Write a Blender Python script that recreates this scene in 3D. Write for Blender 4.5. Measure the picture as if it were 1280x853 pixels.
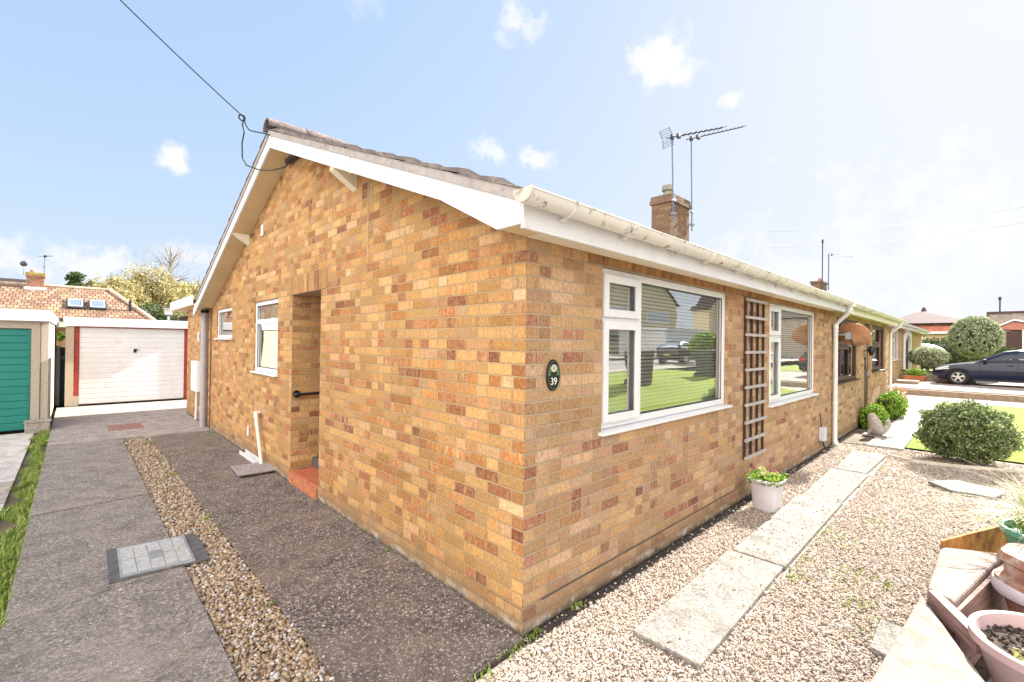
import bpy, bmesh, math, random
import numpy as np
from mathutils import Vector, Matrix, noise as mnoise
random.seed(7); RNG = np.random.default_rng(7)
R = math.radians
for o in list(bpy.data.objects): bpy.data.objects.remove(o)
scene = bpy.context.scene
COL = scene.collection

# ------------------------------------------------------------------ camera
cam_d = bpy.data.cameras.new("camera"); cam = bpy.data.objects.new("camera", cam_d); COL.objects.link(cam)
cam_d.sensor_width = 36.0; cam_d.lens = 16.0; cam_d.clip_start = 0.05; cam_d.clip_end = 3000
th, roll, pitch = R(46.1), R(0.70), R(0.27)
F0 = Vector((math.cos(th), math.sin(th), 0)); R0 = Vector((math.sin(th), -math.cos(th), 0)); U0 = Vector((0, 0, 1))
Fw = F0*math.cos(pitch) + U0*math.sin(pitch); Up = U0*math.cos(pitch) - F0*math.sin(pitch)
Rt = R0*math.cos(roll) + Up*math.sin(roll); Uc = Up*math.cos(roll) - R0*math.sin(roll)
cam.matrix_world = Matrix(((Rt.x, Uc.x, -Fw.x, -1.90), (Rt.y, Uc.y, -Fw.y, -1.862), (Rt.z, Uc.z, -Fw.z, 1.70), (0, 0, 0, 1)))
scene.camera = cam

# ------------------------------------------------------------------ world, sun, exposure
SUN_EL, SUN_AZ = 32.5, -4.0            # azimuth measured from +X towards +Y
world = bpy.data.worlds.new("World"); scene.world = world; world.use_nodes = True
nt = world.node_tree; nt.nodes.clear()
def wn(t, **k):
    n = nt.nodes.new(t)
    for a, b in k.items(): setattr(n, a, b)
    return n
w_out = wn('ShaderNodeOutputWorld'); w_bg = wn('ShaderNodeBackground')
w_sky = wn('ShaderNodeTexSky', sky_type='NISHITA', sun_disc=False)
w_sky.sun_elevation = R(SUN_EL); w_sky.sun_rotation = R(90 - SUN_AZ); w_sky.air_density = 1.0; w_sky.dust_density = 1.0; w_sky.ozone_density = 1.2
w_bg.inputs['Strength'].default_value = 0.15
w_tc = wn('ShaderNodeTexCoord')
w_n1 = wn('ShaderNodeTexNoise'); w_n1.inputs['Scale'].default_value = 15; w_n1.inputs['Detail'].default_value = 9; w_n1.inputs['Roughness'].default_value = .66
nt.links.new(w_tc.outputs['Generated'], w_n1.inputs['Vector'])
w_sub = wn('ShaderNodeVectorMath', operation='SUBTRACT'); w_sub.inputs[1].default_value = (.5, .5, .5)
nt.links.new(w_n1.outputs['Color'], w_sub.inputs[0])
# real clouds stand in fixed directions of the sky: direction, radius, flatness, density
CLOUDS = [((.5690, .5790, .5850), .036, 1.4, .8), ((.5960, .5660, .5700), .030, 1.2, .6), ((.562, .606, .5560), .018, 1.2, .4),
          ((.7500, .4110, .5180), .050, 1.1, 1.0), ((.7780, .3820, .4990), .040, 1.4, .9),
          ((.5950, .7020, .3910), .034, 1.5, .7), ((.6100, .6930, .3780), .030, 1.3, .8), ((.6752, .6331, .3786), .033, 1.2, 1.0),
          ((.8395, .3188, .4399), .019, 1.2, .9), ((.1146, .9457, .3041), .026, 1.3, 1.0),
          ((-.0037, .9932, .116), .12, 3.2, .8), ((.1491, .9772, .151), .05, 2.0, .6), ((.9846, -.0065, .1748), .22, 1.6, .7),
          ((.95, .2, .12), .25, 2.6, .6), ((.35, .7384, .5765), .03, 1.5, .25), ((.9, -.35, .25), .2, 3.0, .8), ((.3, -.9, .3), .3, 2.5, .8), ((-.8, .1, .3), .3, 2.5, .8), ((-.5, -.6, .4), .25, 2, .3)]
prev = None
for d, rad, flat, dens in CLOUDS:
    a = wn('ShaderNodeVectorMath', operation='SUBTRACT'); a.inputs[1].default_value = Vector(d).normalized()
    nt.links.new(w_tc.outputs['Generated'], a.inputs[0])
    m = wn('ShaderNodeVectorMath', operation='MULTIPLY'); m.inputs[1].default_value = (1/rad, 1/rad, flat/rad)
    nt.links.new(a.outputs[0], m.inputs[0])
    ad = wn('ShaderNodeVectorMath', operation='MULTIPLY_ADD'); ad.inputs[1].default_value = (4.2, 4.2, 4.2)
    nt.links.new(w_sub.outputs[0], ad.inputs[0]); nt.links.new(m.outputs[0], ad.inputs[2])
    ln = wn('ShaderNodeVectorMath', operation='LENGTH'); nt.links.new(ad.outputs[0], ln.inputs[0])
    mr = wn('ShaderNodeMapRange', interpolation_type='SMOOTHSTEP'); mr.inputs['From Min'].default_value = 1.25; mr.inputs['From Max'].default_value = .25
    mr.inputs['To Max'].default_value = dens
    nt.links.new(ln.outputs['Value'], mr.inputs['Value'])
    if prev is None: prev = mr.outputs[0]
    else:
        mx = wn('ShaderNodeMath', operation='MAXIMUM'); nt.links.new(prev, mx.inputs[0]); nt.links.new(mr.outputs[0], mx.inputs[1]); prev = mx.outputs[0]
# hazy spring air: the sky's glare is rolled off towards a pale veil
w_c1 = wn('ShaderNodeVectorMath', operation='DIVIDE'); w_c1.inputs[1].default_value = (1.66, 1.46, 1.00); nt.links.new(w_sky.outputs[0], w_c1.inputs[0])
w_c2 = wn('ShaderNodeVectorMath', operation='ADD'); w_c2.inputs[1].default_value = (1, 1, 1); nt.links.new(w_c1.outputs[0], w_c2.inputs[0])
w_c3 = wn('ShaderNodeVectorMath', operation='DIVIDE'); nt.links.new(w_sky.outputs[0], w_c3.inputs[0]); nt.links.new(w_c2.outputs[0], w_c3.inputs[1])
w_c4 = wn('ShaderNodeVectorMath', operation='ADD'); w_c4.inputs[1].default_value = (.215, .465, 1.07); nt.links.new(w_c3.outputs[0], w_c4.inputs[0])
w_mix = wn('ShaderNodeMix', data_type='RGBA'); w_mix.inputs['B'].default_value = (1.95, 1.95, 2.0, 1)
nt.links.new(prev, w_mix.inputs['Factor']); nt.links.new(w_c4.outputs[0], w_mix.inputs['A'])
# unseen bright cloud bank, added behind the camera to fill the shaded walls
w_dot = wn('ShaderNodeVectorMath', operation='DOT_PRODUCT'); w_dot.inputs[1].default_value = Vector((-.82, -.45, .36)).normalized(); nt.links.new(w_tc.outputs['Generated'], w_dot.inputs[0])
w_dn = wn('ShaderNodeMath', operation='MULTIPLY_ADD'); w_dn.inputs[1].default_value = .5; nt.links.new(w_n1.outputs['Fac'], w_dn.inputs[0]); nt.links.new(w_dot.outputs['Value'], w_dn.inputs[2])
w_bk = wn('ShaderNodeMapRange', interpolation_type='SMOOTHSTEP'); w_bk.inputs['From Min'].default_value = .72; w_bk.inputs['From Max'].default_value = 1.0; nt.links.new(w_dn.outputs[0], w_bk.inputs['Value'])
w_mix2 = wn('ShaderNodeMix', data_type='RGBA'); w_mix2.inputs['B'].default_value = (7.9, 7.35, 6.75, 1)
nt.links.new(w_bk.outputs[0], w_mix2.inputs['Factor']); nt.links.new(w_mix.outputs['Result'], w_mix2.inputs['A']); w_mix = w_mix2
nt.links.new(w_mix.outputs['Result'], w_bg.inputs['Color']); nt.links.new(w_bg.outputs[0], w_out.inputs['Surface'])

sun_d = bpy.data.lights.new("sun", 'SUN'); sun = bpy.data.objects.new("sun", sun_d); COL.objects.link(sun)
sun_d.energy = 5.0; sun_d.angle = R(.5); sun_d.color = (1.0, .95, .86)
e, a = R(SUN_EL), R(SUN_AZ)
to_sun = Vector((math.cos(e)*math.cos(a), math.cos(e)*math.sin(a), math.sin(e)))
sun.rotation_euler = to_sun.to_track_quat('Z', 'Y').to_euler()
scene.view_settings.view_transform = 'Standard'; scene.view_settings.look = 'None'
scene.view_settings.gamma = 1.0; scene.view_settings.exposure = 1.83; scene.view_settings.use_curve_mapping = False
scene.cycles.max_bounces = 8; scene.cycles.transparent_max_bounces = 16

# ------------------------------------------------------------------ node helpers
class NT:
    def __init__(s, name):
        s.m = bpy.data.materials.new(name); s.m.use_nodes = True; s.t = s.m.node_tree; s.t.nodes.clear()
        s.out = s.n('ShaderNodeOutputMaterial'); s.b = s.n('ShaderNodeBsdfPrincipled'); s.l(s.b.outputs[0], s.out.inputs['Surface'])
    def n(s, t, **k):
        n = s.t.nodes.new(t)
        for a, b in k.items(): setattr(n, a, b)
        return n
    def l(s, a, b): s.t.links.new(a, b)
    def setin(s, sock, v):
        if isinstance(v, bpy.types.NodeSocket): s.l(v, sock)
        else: sock.default_value = v
    def math(s, op, a, b=0.0, c=0.0, clamp=False):
        n = s.n('ShaderNodeMath', operation=op, use_clamp=clamp)
        s.setin(n.inputs[0], a); s.setin(n.inputs[1], b); s.setin(n.inputs[2], c); return n.outputs[0]
    def obj(s): return s.n('ShaderNodeTexCoord').outputs['Object']
    def mapping(s, v, scale): 
        n = s.n('ShaderNodeVectorMath', operation='MULTIPLY'); s.l(v, n.inputs[0]); n.inputs[1].default_value = scale; return n.outputs[0]
    def noise(s, v, scale, detail=4, rough=.55):
        n = s.n('ShaderNodeTexNoise'); s.l(v, n.inputs['Vector']); n.inputs['Scale'].default_value = scale; n.inputs['Detail'].default_value = detail; n.inputs['Roughness'].default_value = rough; return n.outputs['Fac']
    def ramp(s, f, stops, mode='LINEAR'):
        n = s.n('ShaderNodeValToRGB'); cr = n.color_ramp; cr.interpolation = mode
        while len(cr.elements) < len(stops): cr.elements.new(.5)
        for el, (p, c) in zip(cr.elements, stops): el.position = p; el.color = (*c, 1) if len(c) == 3 else c
        s.l(f, n.inputs[0]); return n.outputs[0]
    def mix(s, f, a, b, blend='MIX'):
        n = s.n('ShaderNodeMix', data_type='RGBA', blend_type=blend); s.setin(n.inputs['Factor'], f)
        for k, v in (('A', a), ('B', b)):
            if isinstance(v, bpy.types.NodeSocket): s.l(v, n.inputs[k])
            else: n.inputs[k].default_value = (*v, 1)
        return n.outputs['Result']
    def smooth(s, v, a, b, c=0., d=1.):
        n = s.n('ShaderNodeMapRange', interpolation_type='SMOOTHSTEP'); s.l(v, n.inputs['Value'])
        n.inputs['From Min'].default_value = a; n.inputs['From Max'].default_value = b; n.inputs['To Min'].default_value = c; n.inputs['To Max'].default_value = d; return n.outputs[0]
    def bump(s, h, strength=.4, dist=.01):
        n = s.n('ShaderNodeBump'); n.inputs['Strength'].default_value = strength; n.inputs['Distance'].default_value = dist; s.l(h, n.inputs['Height']); s.l(n.outputs[0], s.b.inputs['Normal'])
    def base(s, c, rough=.6, spec=.4):
        if isinstance(c, bpy.types.NodeSocket): s.l(c, s.b.inputs['Base Color'])
        else: s.b.inputs['Base Color'].default_value = (*c, 1)
        s.setin(s.b.inputs['Roughness'], rough); s.b.inputs['Specular IOR Level'].default_value = spec

_M = {}
def simple(name, c, rough=.5, var=.12, scale=6., spec=.4, metal=0., bump=0., dirt=None):
    """a plain surface with gentle mottling"""
    if name in _M: return _M[name]
    g = NT(name); v = g.obj(); f = g.noise(v, scale, 5)
    c2 = tuple(max(0, x*(1-var*2)) for x in c); c1 = tuple(min(1, x*(1+var)) for x in c)
    col = g.ramp(f, [(.3, c2), (.7, c1)])
    if dirt:
        d = g.smooth(g.noise(v, dirt[1], 6, .65), dirt[2], dirt[3]); col = g.mix(d, col, dirt[0])
    g.base(col, rough, spec); g.b.inputs['Metallic'].default_value = metal
    if bump: g.bump(g.noise(v, scale*8, 4), bump, .01)
    _M[name] = g.m; return g.m

def brick_mat(name, stops, mortar=(.50, .345, .19), soldier=False, ch=.075, cl=.225, plinth=False, seed=0., joint=.0045, stain=(.25, .16, .07)):
    if name in _M: return _M[name]
    g = NT(name); tc = g.n('ShaderNodeTexCoord'); P = tc.outputs['Object']
    sp = g.n('ShaderNodeSeparateXYZ'); g.l(P, sp.inputs[0]); sn = g.n('ShaderNodeSeparateXYZ'); g.l(tc.outputs['Normal'], sn.inputs[0])
    isx = g.math('GREATER_THAN', g.math('ABSOLUTE', sn.outputs[0]), .5)
    um = g.n('ShaderNodeMix', data_type='FLOAT'); g.l(isx, um.inputs['Factor']); g.l(sp.outputs[0], um.inputs['A']); g.l(g.math('ADD', sp.outputs[1], cl/2), um.inputs['B'])
    u, z = um.outputs['Result'], sp.outputs[2]
    wob = g.math('MULTIPLY', g.math('SUBTRACT', g.noise(P, 9., 3), .5), .006)
    u = g.math('ADD', u, wob); z2 = g.math('ADD', z, g.math('MULTIPLY', wob, .7))
    if soldier: ch, cl = .225, .075
    vv = g.math('DIVIDE', z2, ch); row = g.math('FLOOR', vv); fv = g.math('SUBTRACT', vv, row)
    uu = g.math('DIVIDE', u, cl)
    if not soldier:
        uu = g.math('ADD', uu, g.math('MULTIPLY', g.math('MODULO', g.math('ADD', row, 1000), 2), .5))
        rn = g.n('ShaderNodeTexWhiteNoise', noise_dimensions='1D'); g.l(row, rn.inputs['W']); uu = g.math('ADD', uu, g.math('MULTIPLY', rn.outputs['Value'], .10))
    col = g.math('FLOOR', uu); fu = g.math('SUBTRACT', uu, col)
    def wnz(c, s):
        cb = g.n('ShaderNodeCombineXYZ'); g.l(c, cb.inputs[0]); g.l(row, cb.inputs[1]); g.l(g.math('ADD', g.math('MULTIPLY', isx, 37.), s + seed), cb.inputs[2])
        w = g.n('ShaderNodeTexWhiteNoise', noise_dimensions='3D'); g.l(cb.outputs[0], w.inputs['Vector']); return w.outputs['Value']
    du = g.math('MULTIPLY', g.math('MINIMUM', fu, g.math('SUBTRACT', 1., fu)), cl)
    colid = col
    if not soldier:
        split = g.math('GREATER_THAN', wnz(col, 3.), .74)
        half = g.math('MULTIPLY', g.math('GREATER_THAN', fu, .5), split)
        colid = g.math('ADD', col, g.math('MULTIPLY', half, .37))
        dh = g.math('ADD', g.math('MULTIPLY', g.math('ABSOLUTE', g.math('SUBTRACT', fu, .5)), cl), g.math('MULTIPLY', g.math('SUBTRACT', 1., split), 9.))
        du = g.math('MINIMUM', du, dh)
    dv = g.math('MULTIPLY', g.math('MINIMUM', fv, g.math('SUBTRACT', 1., fv)), ch)
    d = g.math('ADD', g.math('MINIMUM', du, dv), g.math('MULTIPLY', g.math('SUBTRACT', g.noise(P, 45., 5, .75), .5), .015))
    mask = g.smooth(d, joint*.75, joint*1.5)
    rnd = wnz(colid, 0.)
    base = g.ramp(rnd, stops, 'LINEAR')
    alt = g.ramp(wnz(colid, 11.), stops, 'LINEAR')
    # burnt bands and blotches inside a brick
    sv = g.mapping(P, (26., 26., 9.)); blot = g.smooth(g.noise(sv, 1., 5, .65), .46, .66)
    c = g.mix(g.math('MULTIPLY', blot, .72), base, alt)
    rub = g.smooth(g.noise(P, 46., 5, .7), .44, .64); c = g.mix(g.math('MULTIPLY', rub, .40), c, tuple(min(1, x*1.05) for x in mortar))
    val = g.n('ShaderNodeHueSaturation'); g.l(c, val.inputs['Color'])
    g.l(g.math('ADD', .76, g.math('MULTIPLY', wnz(colid, 5.), .46)), val.inputs['Value'])
    c = val.outputs[0]
    fine = g.noise(g.mapping(P, (1., 1., .45)), 85., 5, .8); c = g.mix(.8, c, g.ramp(fine, [(.34, (.42, .37, .33)), (.5, (1., 1., 1.)), (.64, (1.28, 1.26, 1.2))]), 'MULTIPLY')
    vert = g.noise(g.mapping(P, (160., 160., 10.)), 1., 2); c = g.mix(.35, c, g.ramp(vert, [(.3, (.6, .55, .5)), (.65, (1.1, 1.1, 1.1))]), 'MULTIPLY')
    mort = g.mix(g.noise(P, 30., 4), mortar, tuple(x*.6 for x in mortar))
    c = g.mix(mask, mort, c)
    st = g.smooth(g.noise(P, 1.1, 6, .65), .42, .68); c = g.mix(g.math('MULTIPLY', st, .42), c, g.mix(.5, c, stain))
    if plinth:
        low = g.smooth(g.math('ADD', z, g.math('MULTIPLY', g.noise(P, 7., 6, .65), .22)), .34, .17)
        c = g.mix(g.math('MULTIPLY', low, .62), c, (.20, .135, .085))
        eff = g.math('MULTIPLY', g.smooth(g.math('ADD', z, g.math('MULTIPLY', g.noise(P, 5., 5), .12)), .13, .09), g.smooth(g.noise(P, 9., 5, .7), .42, .62))
        c = g.mix(g.math('MULTIPLY', eff, .75), c, (.50, .46, .42))
        moss = g.smooth(g.math('ADD', z, g.math('MULTIPLY', g.noise(P, 13., 4), .12)), .115, .055)
        c = g.mix(g.math('MULTIPLY', moss, .82), c, (.07, .06, .045))
    g.base(c, .88, .25)
    h = g.math('ADD', mask, g.math('MULTIPLY', fine, .35)); g.bump(h, .75, .008)
    _M[name] = g.m; return g.m

BUFF = [(0, (.48, .258, .085)), (.22, (.51, .305, .122)), (.40, (.43, .205, .058)), (.50, (.52, .325, .145)), (.58, (.38, .15, .042)), (.66, (.37, .15, .042)), (.73, (.49, .255, .12)), (.81, (.57, .39, .22)), (.885, (.36, .135, .055)), (.965, (.34, .12, .05)), (1., (.19, .06, .04))]
BUFF2 = [(0, (.45, .275, .125)), (.20, (.47, .31, .165)), (.36, (.42, .225, .092)), (.50, (.47, .32, .20)), (.63, (.37, .18, .082)), (.74, (.46, .275, .17)), (.86, (.49, .34, .23)), (.895, (.33, .13, .08)), (.965, (.31, .11, .07)), (1., (.18, .06, .045))]
DKB = [(0, (.17, .10, .07)), (.3, (.22, .12, .08)), (.55, (.13, .07, .05)), (.8, (.26, .16, .10))]
RED = [(0, (.30, .10, .07)), (.3, (.36, .14, .09)), (.6, (.26, .08, .06)), (.85, (.40, .18, .12))]
GREYB = [(0, (.36, .30, .26)), (.3, (.42, .35, .30)), (.6, (.30, .25, .22)), (.85, (.47, .41, .36))]
M_gable = brick_mat('buff_brick', BUFF, plinth=True)
M_front = brick_mat('buff_brick_front', BUFF2, mortar=(.50, .39, .27), plinth=True, seed=20)
M_sold = brick_mat('soldier_brick', [(0, (.40, .19, .06)), (.3, (.32, .12, .045)), (.6, (.45, .23, .08)), (.8, (.26, .09, .04))], soldier=True, mortar=(.30, .22, .14))
M_soldg = brick_mat('soldier_brick_gable', [(0, (.44, .25, .09)), (.3, (.40, .19, .065)), (.6, (.50, .30, .13)), (.85, (.30, .11, .05))], soldier=True)
M_chim = brick_mat('chimney_brick', DKB, mortar=(.20, .16, .12), seed=3)
M_redb = brick_mat('red_brick', RED, mortar=(.40, .34, .3))
M_greyb = brick_mat('pale_brick', GREYB, mortar=(.45, .42, .38), seed=5)
M_tanb = brick_mat('tan_brick', [(0, (.42, .28, .15)), (.4, (.36, .22, .11)), (.75, (.46, .32, .19))], seed=8)
M_white = simple('white_upvc', (.70, .705, .73), .32, .03, 3., dirt=((.58, .57, .53), 6., .50, .78))
M_whited = simple('weathered_white_plastic', (.66, .645, .60), .38, .04, 5., dirt=((.22, .19, .12), 9., .555, .66))
M_cream = simple('cream_soffit_board', (.62, .49, .28), .6, .06, 3.)
M_soffit = simple('soffit_board', (.74, .68, .54), .6, .05, 3.)
M_grey = simple('grey_pipe_plastic', (.34, .33, .36), .4, .06, 4.)
M_black = simple('black_plastic', (.012, .012, .014), .4, .1)
M_dark = simple('dark_metal', (.06, .065, .08), .45, .1, metal=.5)
M_steel = simple('galvanised_steel', (.36, .39, .44), .42, .12, 20., metal=.7)
M_void = simple('dim_interior', (.10, .095, .09), .9, .1)
M_inwall = simple('interior_plaster', (.42, .40, .37), .9, .05)
M_blind = simple('blind_slat', (.90, .88, .80), .5, .02)
M_brown = simple('brown_stained_timber', (.07, .028, .022), .5, .15)
M_redpaint = simple('red_painted_timber', (.34, .045, .03), .55, .12, dirt=((.12, .03, .025), 9., .6, .75))
M_tilestep = simple('quarry_tile', (.46, .13, .07), .55, .12, 9.)
M_wood = simple('weathered_grey_timber', (.34, .31, .31), .8, .2, 25., bump=.3)
M_wooddark = simple('dark_timber', (.045, .03, .028), .8, .2, 20.)
M_terra = simple('terracotta', (.38, .19, .135), .8, .18, 14., bump=.5, dirt=((.48, .40, .36), 9., .48, .70))
M_pinkpot = simple('faded_mauve_plastic', (.46, .33, .33), .6, .06, 6., dirt=((.54, .46, .45), 5., .5, .8))
M_greenpot = simple('green_glazed_pot', (.12, .33, .24), .2, .1, 6.)
M_soil = simple('potting_soil', (.10, .07, .055), .95, .35, 30., bump=1.)
M_petal_y = simple('yellow_petal', (.58, .54, .22), .6, .1); M_petal_p = simple('pink_petal', (.34, .12, .18), .6, .15)
M_petal_o = simple('orange_petal', (.62, .40, .24), .6, .15); M_rust = None

def leaf_mat(name, stops, trans=.25):
    if name in _M: return _M[name]
    g = NT(name); gi = g.n('ShaderNodeNewGeometry'); c = g.ramp(gi.outputs['Random Per Island'], stops)
    g.base(c, .6, .3)
    tr = g.n('ShaderNodeBsdfTranslucent'); g.l(c, tr.inputs['Color']); mx = g.n('ShaderNodeMixShader'); mx.inputs[0].default_value = trans
    g.l(g.b.outputs[0], mx.inputs[1]); g.l(tr.outputs[0], mx.inputs[2]); g.l(mx.outputs[0], g.out.inputs['Surface'])
    _M[name] = g.m; return g.m
M_leaf_box = leaf_mat('box_leaf', [(0, (.035, .06, .028)), (.3, (.10, .16, .055)), (.65, (.20, .27, .09)), (.88, (.34, .37, .17)), (1, (.60, .56, .40))])
M_leaf_bright = leaf_mat('bright_leaf', [(0, (.09, .18, .02)), (.5, (.17, .30, .03)), (1, (.30, .40, .06))])
M_leaf_willow = leaf_mat('yellow_leaf', [(0, (.20, .19, .07)), (.35, (.36, .32, .13)), (.7, (.50, .42, .21)), (1, (.62, .52, .33))])
M_leaf_conifer = leaf_mat('conifer_leaf', [(0, (.02, .05, .018)), (.6, (.05, .09, .025)), (1, (.12, .16, .04))])
M_leaf_top = leaf_mat('topiary_leaf', [(0, (.18, .24, .14)), (.4, (.30, .37, .21)), (.75, (.42, .45, .27)), (1, (.66, .60, .42))])
M_leaf_weed = leaf_mat('weed_leaf', [(0, (.12, .20, .03)), (.5, (.24, .34, .06)), (1, (.42, .46, .14))])
M_leaf_twig = leaf_mat('straw_blade', [(0, (.20, .26, .05)), (.5, (.40, .38, .14)), (1, (.55, .46, .24))])
M_bark = simple('bark', (.12, .085, .06), .9, .25, 14., bump=.6)
M_twig = simple('bare_twig', (.26, .22, .20), .9, .2, 14.)

def stone_mat(name, stops):
    if name in _M: return _M[name]
    g = NT(name); gi = g.n('ShaderNodeNewGeometry'); c = g.ramp(gi.outputs['Random Per Island'], stops)
    f = g.noise(g.obj(), 90., 3); c = g.mix(.4, c, g.ramp(f, [(.3, (.6, .6, .6)), (.7, (1.1, 1.1, 1.1))]), 'MULTIPLY'); g.base(c, .75, .3)
    _M[name] = g.m; return g.m
M_stone_front = stone_mat('pale_gravel_stone', [(0, (.17, .13, .105)), (.2, (.41, .33, .27)), (.45, (.53, .45, .375)), (.7, (.47, .375, .31)), (.88, (.60, .53, .46)), (1, (.66, .62, .57))])
M_stone_drive = stone_mat('brown_gravel_stone', [(0, (.17, .12, .085)), (.22, (.36, .25, .15)), (.45, (.48, .36, .24)), (.65, (.30, .21, .14)), (.82, (.56, .47, .37)), (.93, (.44, .45, .49)), (1, (.70, .66, .60))])

def gravel_sheet(name, c1, c2, c3, scale):
    g = NT(name); v = g.obj(); vo = g.n('ShaderNodeTexVoronoi'); g.l(v, vo.inputs['Vector']); vo.inputs['Scale'].default_value = scale
    sp = g.n('ShaderNodeSeparateColor'); g.l(vo.outputs['Color'], sp.inputs[0])
    c = g.ramp(sp.outputs[0], [(0, c1), (.4, c2), (1, c3)])
    dk = g.smooth(vo.outputs['Distance'], .25, .65); c = g.mix(g.math('MULTIPLY', dk, .45), c, tuple(x*.4 for x in c1))
    c = g.mix(.35, c, g.ramp(g.noise(v, 1.3, 4), [(.3, (.78, .74, .7)), (.7, (1.1, 1.1, 1.08))]), 'MULTIPLY')
    g.base(c, .9, .2); g.bump(g.math('SUBTRACT', 1., vo.outputs['Distance']), .9, .012); return g.m
M_grav_front = gravel_sheet('pale_gravel', (.30, .24, .20), (.46, .38, .32), (.58, .51, .45), 42.)
M_grav_drive = gravel_sheet('brown_gravel', (.16, .115, .08), (.34, .25, .165), (.50, .40, .29), 38.)
M_grav_far = gravel_sheet('shingle_drive', (.30, .25, .22), (.40, .335, .30), (.50, .44, .40), 30.)

def aggregate(name, cdark, cmid, clight, patch, scale=95.):
    g = NT(name); v = g.obj(); vo = g.n('ShaderNodeTexVoronoi'); g.l(v, vo.inputs['Vector']); vo.inputs['Scale'].default_value = scale
    sp = g.n('ShaderNodeSeparateColor'); g.l(vo.outputs['Color'], sp.inputs[0])
    c = g.ramp(sp.outputs[0], [(0, cdark), (.42, cmid), (.80, cmid), (.88, clight), (1, clight)])
    n2 = g.noise(v, 32., 9, .88); c = g.mix(.9, c, g.ramp(n2, [(.36, (.30, .28, .30)), (.5, (.95, .94, .95)), (.62, (1.7, 1.66, 1.6))]), 'MULTIPLY')
    n3 = g.smooth(g.noise(v, 1.4, 7, .68), .40, .62); c = g.mix(g.math('MULTIPLY', n3, .7), c, g.mix(.6, c, patch))
    n4 = g.noise(v, 5., 5, .65); c = g.mix(.7, c, g.ramp(n4, [(.3, (.50, .49, .50)), (.5, (.95, .94, .94)), (.7, (1.22, 1.2, 1.17))]), 'MULTIPLY')
    g.base(c, .9, .2); g.bump(g.math('ADD', vo.outputs['Distance'], n2), .55, .007); return g.m
M_agg_left = aggregate('exposed_aggregate_path', (.115, .104, .098), (.245, .222, .204), (.43, .40, .36), (.335, .288, .255), 120.)
M_agg_right = aggregate('exposed_aggregate_drive', (.075, .06, .058), (.165, .137, .124), (.43, .385, .34), (.25, .19, .15), 100.)
M_conc_l = aggregate('pale_concrete', (.17, .16, .145), (.255, .24, .217), (.36, .345, .32), (.265, .245, .215), 90.)
M_conc_n = aggregate('neighbour_concrete', (.42, .40, .38), (.58, .55, .52), (.70, .67, .63), (.62, .57, .52), 120.)
M_conc_nl = aggregate('clean_concrete', (.27, .25, .215), (.36, .33, .285), (.46, .43, .39), (.38, .345, .29), 120.)
M_apron = aggregate('garage_apron', (.24, .21, .20), (.33, .29, .275), (.5, .46, .42), (.40, .34, .30), 90.)
M_joint = simple('dirt_joint', (.055, .045, .04), .95, .3, 30.)
M_kerb = simple('stone_kerb', (.27, .20, .14), .85, .15, 8., bump=.3)
M_slabstone = simple('pale_stone_slab', (.34, .275, .235), .85, .16, 11., bump=.8, dirt=((.235, .17, .135), 10., .46, .66))
M_render = simple('pebbledash', (.52, .45, .36), .9, .22, 60., bump=.8)
M_asph = simple('asphalt', (.20, .195, .20), .9, .12, 20., bump=.4)
M_earth = simple('earth', (.16, .13, .085), .95, .25, 2.)

def lawn_mat():
    g = NT('mown_lawn'); v = g.obj(); n1 = g.noise(v, 60., 5, .7); n2 = g.noise(v, .9, 4)
    c = g.ramp(n1, [(.25, (.12, .18, .02)), (.5, (.22, .29, .035)), (.8, (.36, .40, .09))])
    c = g.mix(.5, c, g.ramp(n2, [(.3, (.8, .85, .7)), (.7, (1.15, 1.1, 1.0))]), 'MULTIPLY'); g.base(c, .9, .15); g.bump(n1, 1., .03); return g.m
M_lawn = lawn_mat()

def tile_mat(name, ca, cb, cc, gap=.3, course=.33, width=.30):
    g = NT(name); tc = g.n('ShaderNodeTexCoord'); P = tc.outputs['UV']
    br = g.n('ShaderNodeTexBrick'); g.l(P, br.inputs['Vector']); br.inputs['Scale'].default_value = 1.
    br.inputs['Brick Width'].default_value = width; br.inputs['Row Height'].default_value = course; br.inputs['Mortar Size'].default_value = .02; br.inputs['Mortar Smooth'].default_value = .3
    br.inputs['Color1'].default_value = (0, 0, 0, 1); br.inputs['Color2'].default_value = (1, 1, 1, 1); br.inputs['Mortar'].default_value = (0, 0, 0, 1)
    c = g.ramp(br.outputs['Color'], [(0, ca), (.5, cb), (1, cc)])
    c = g.mix(g.math('MULTIPLY', br.outputs['Fac'], .85), c, tuple(x*gap for x in ca))
    O = g.obj(); ln = g.smooth(g.noise(O, 1.2, 6, .65), .54, .72); c = g.mix(g.math('MULTIPLY', ln, .5), c, (.42, .33, .12))
    c = g.mix(.5, c, g.ramp(g.noise(O, 20., 5), [(.3, (.6, .6, .6)), (.7, (1.2, 1.2, 1.2))]), 'MULTIPLY')
    g.base(c, .85, .2); g.bump(g.math('SUBTRACT', 1., br.outputs['Fac']), .8, .03); return g.m
M_rtile = tile_mat('red_brown_roof_tile', (.18, .105, .07), (.235, .145, .10), (.32, .225, .165), width=.22)
M_dtile = tile_mat('dark_roof_tile', (.10, .07, .075), (.14, .10, .10), (.19, .14, .13))
M_tile = simple('weathered_concrete_tile', (.19, .155, .15), .9, .25, 14., bump=.5, dirt=((.34, .28, .22), 10., .56, .74))
M_verge = simple('verge_mortar', (.38, .34, .32), .9, .12, 12., bump=.5, dirt=((.18, .15, .14), 6., .55, .75))

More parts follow.
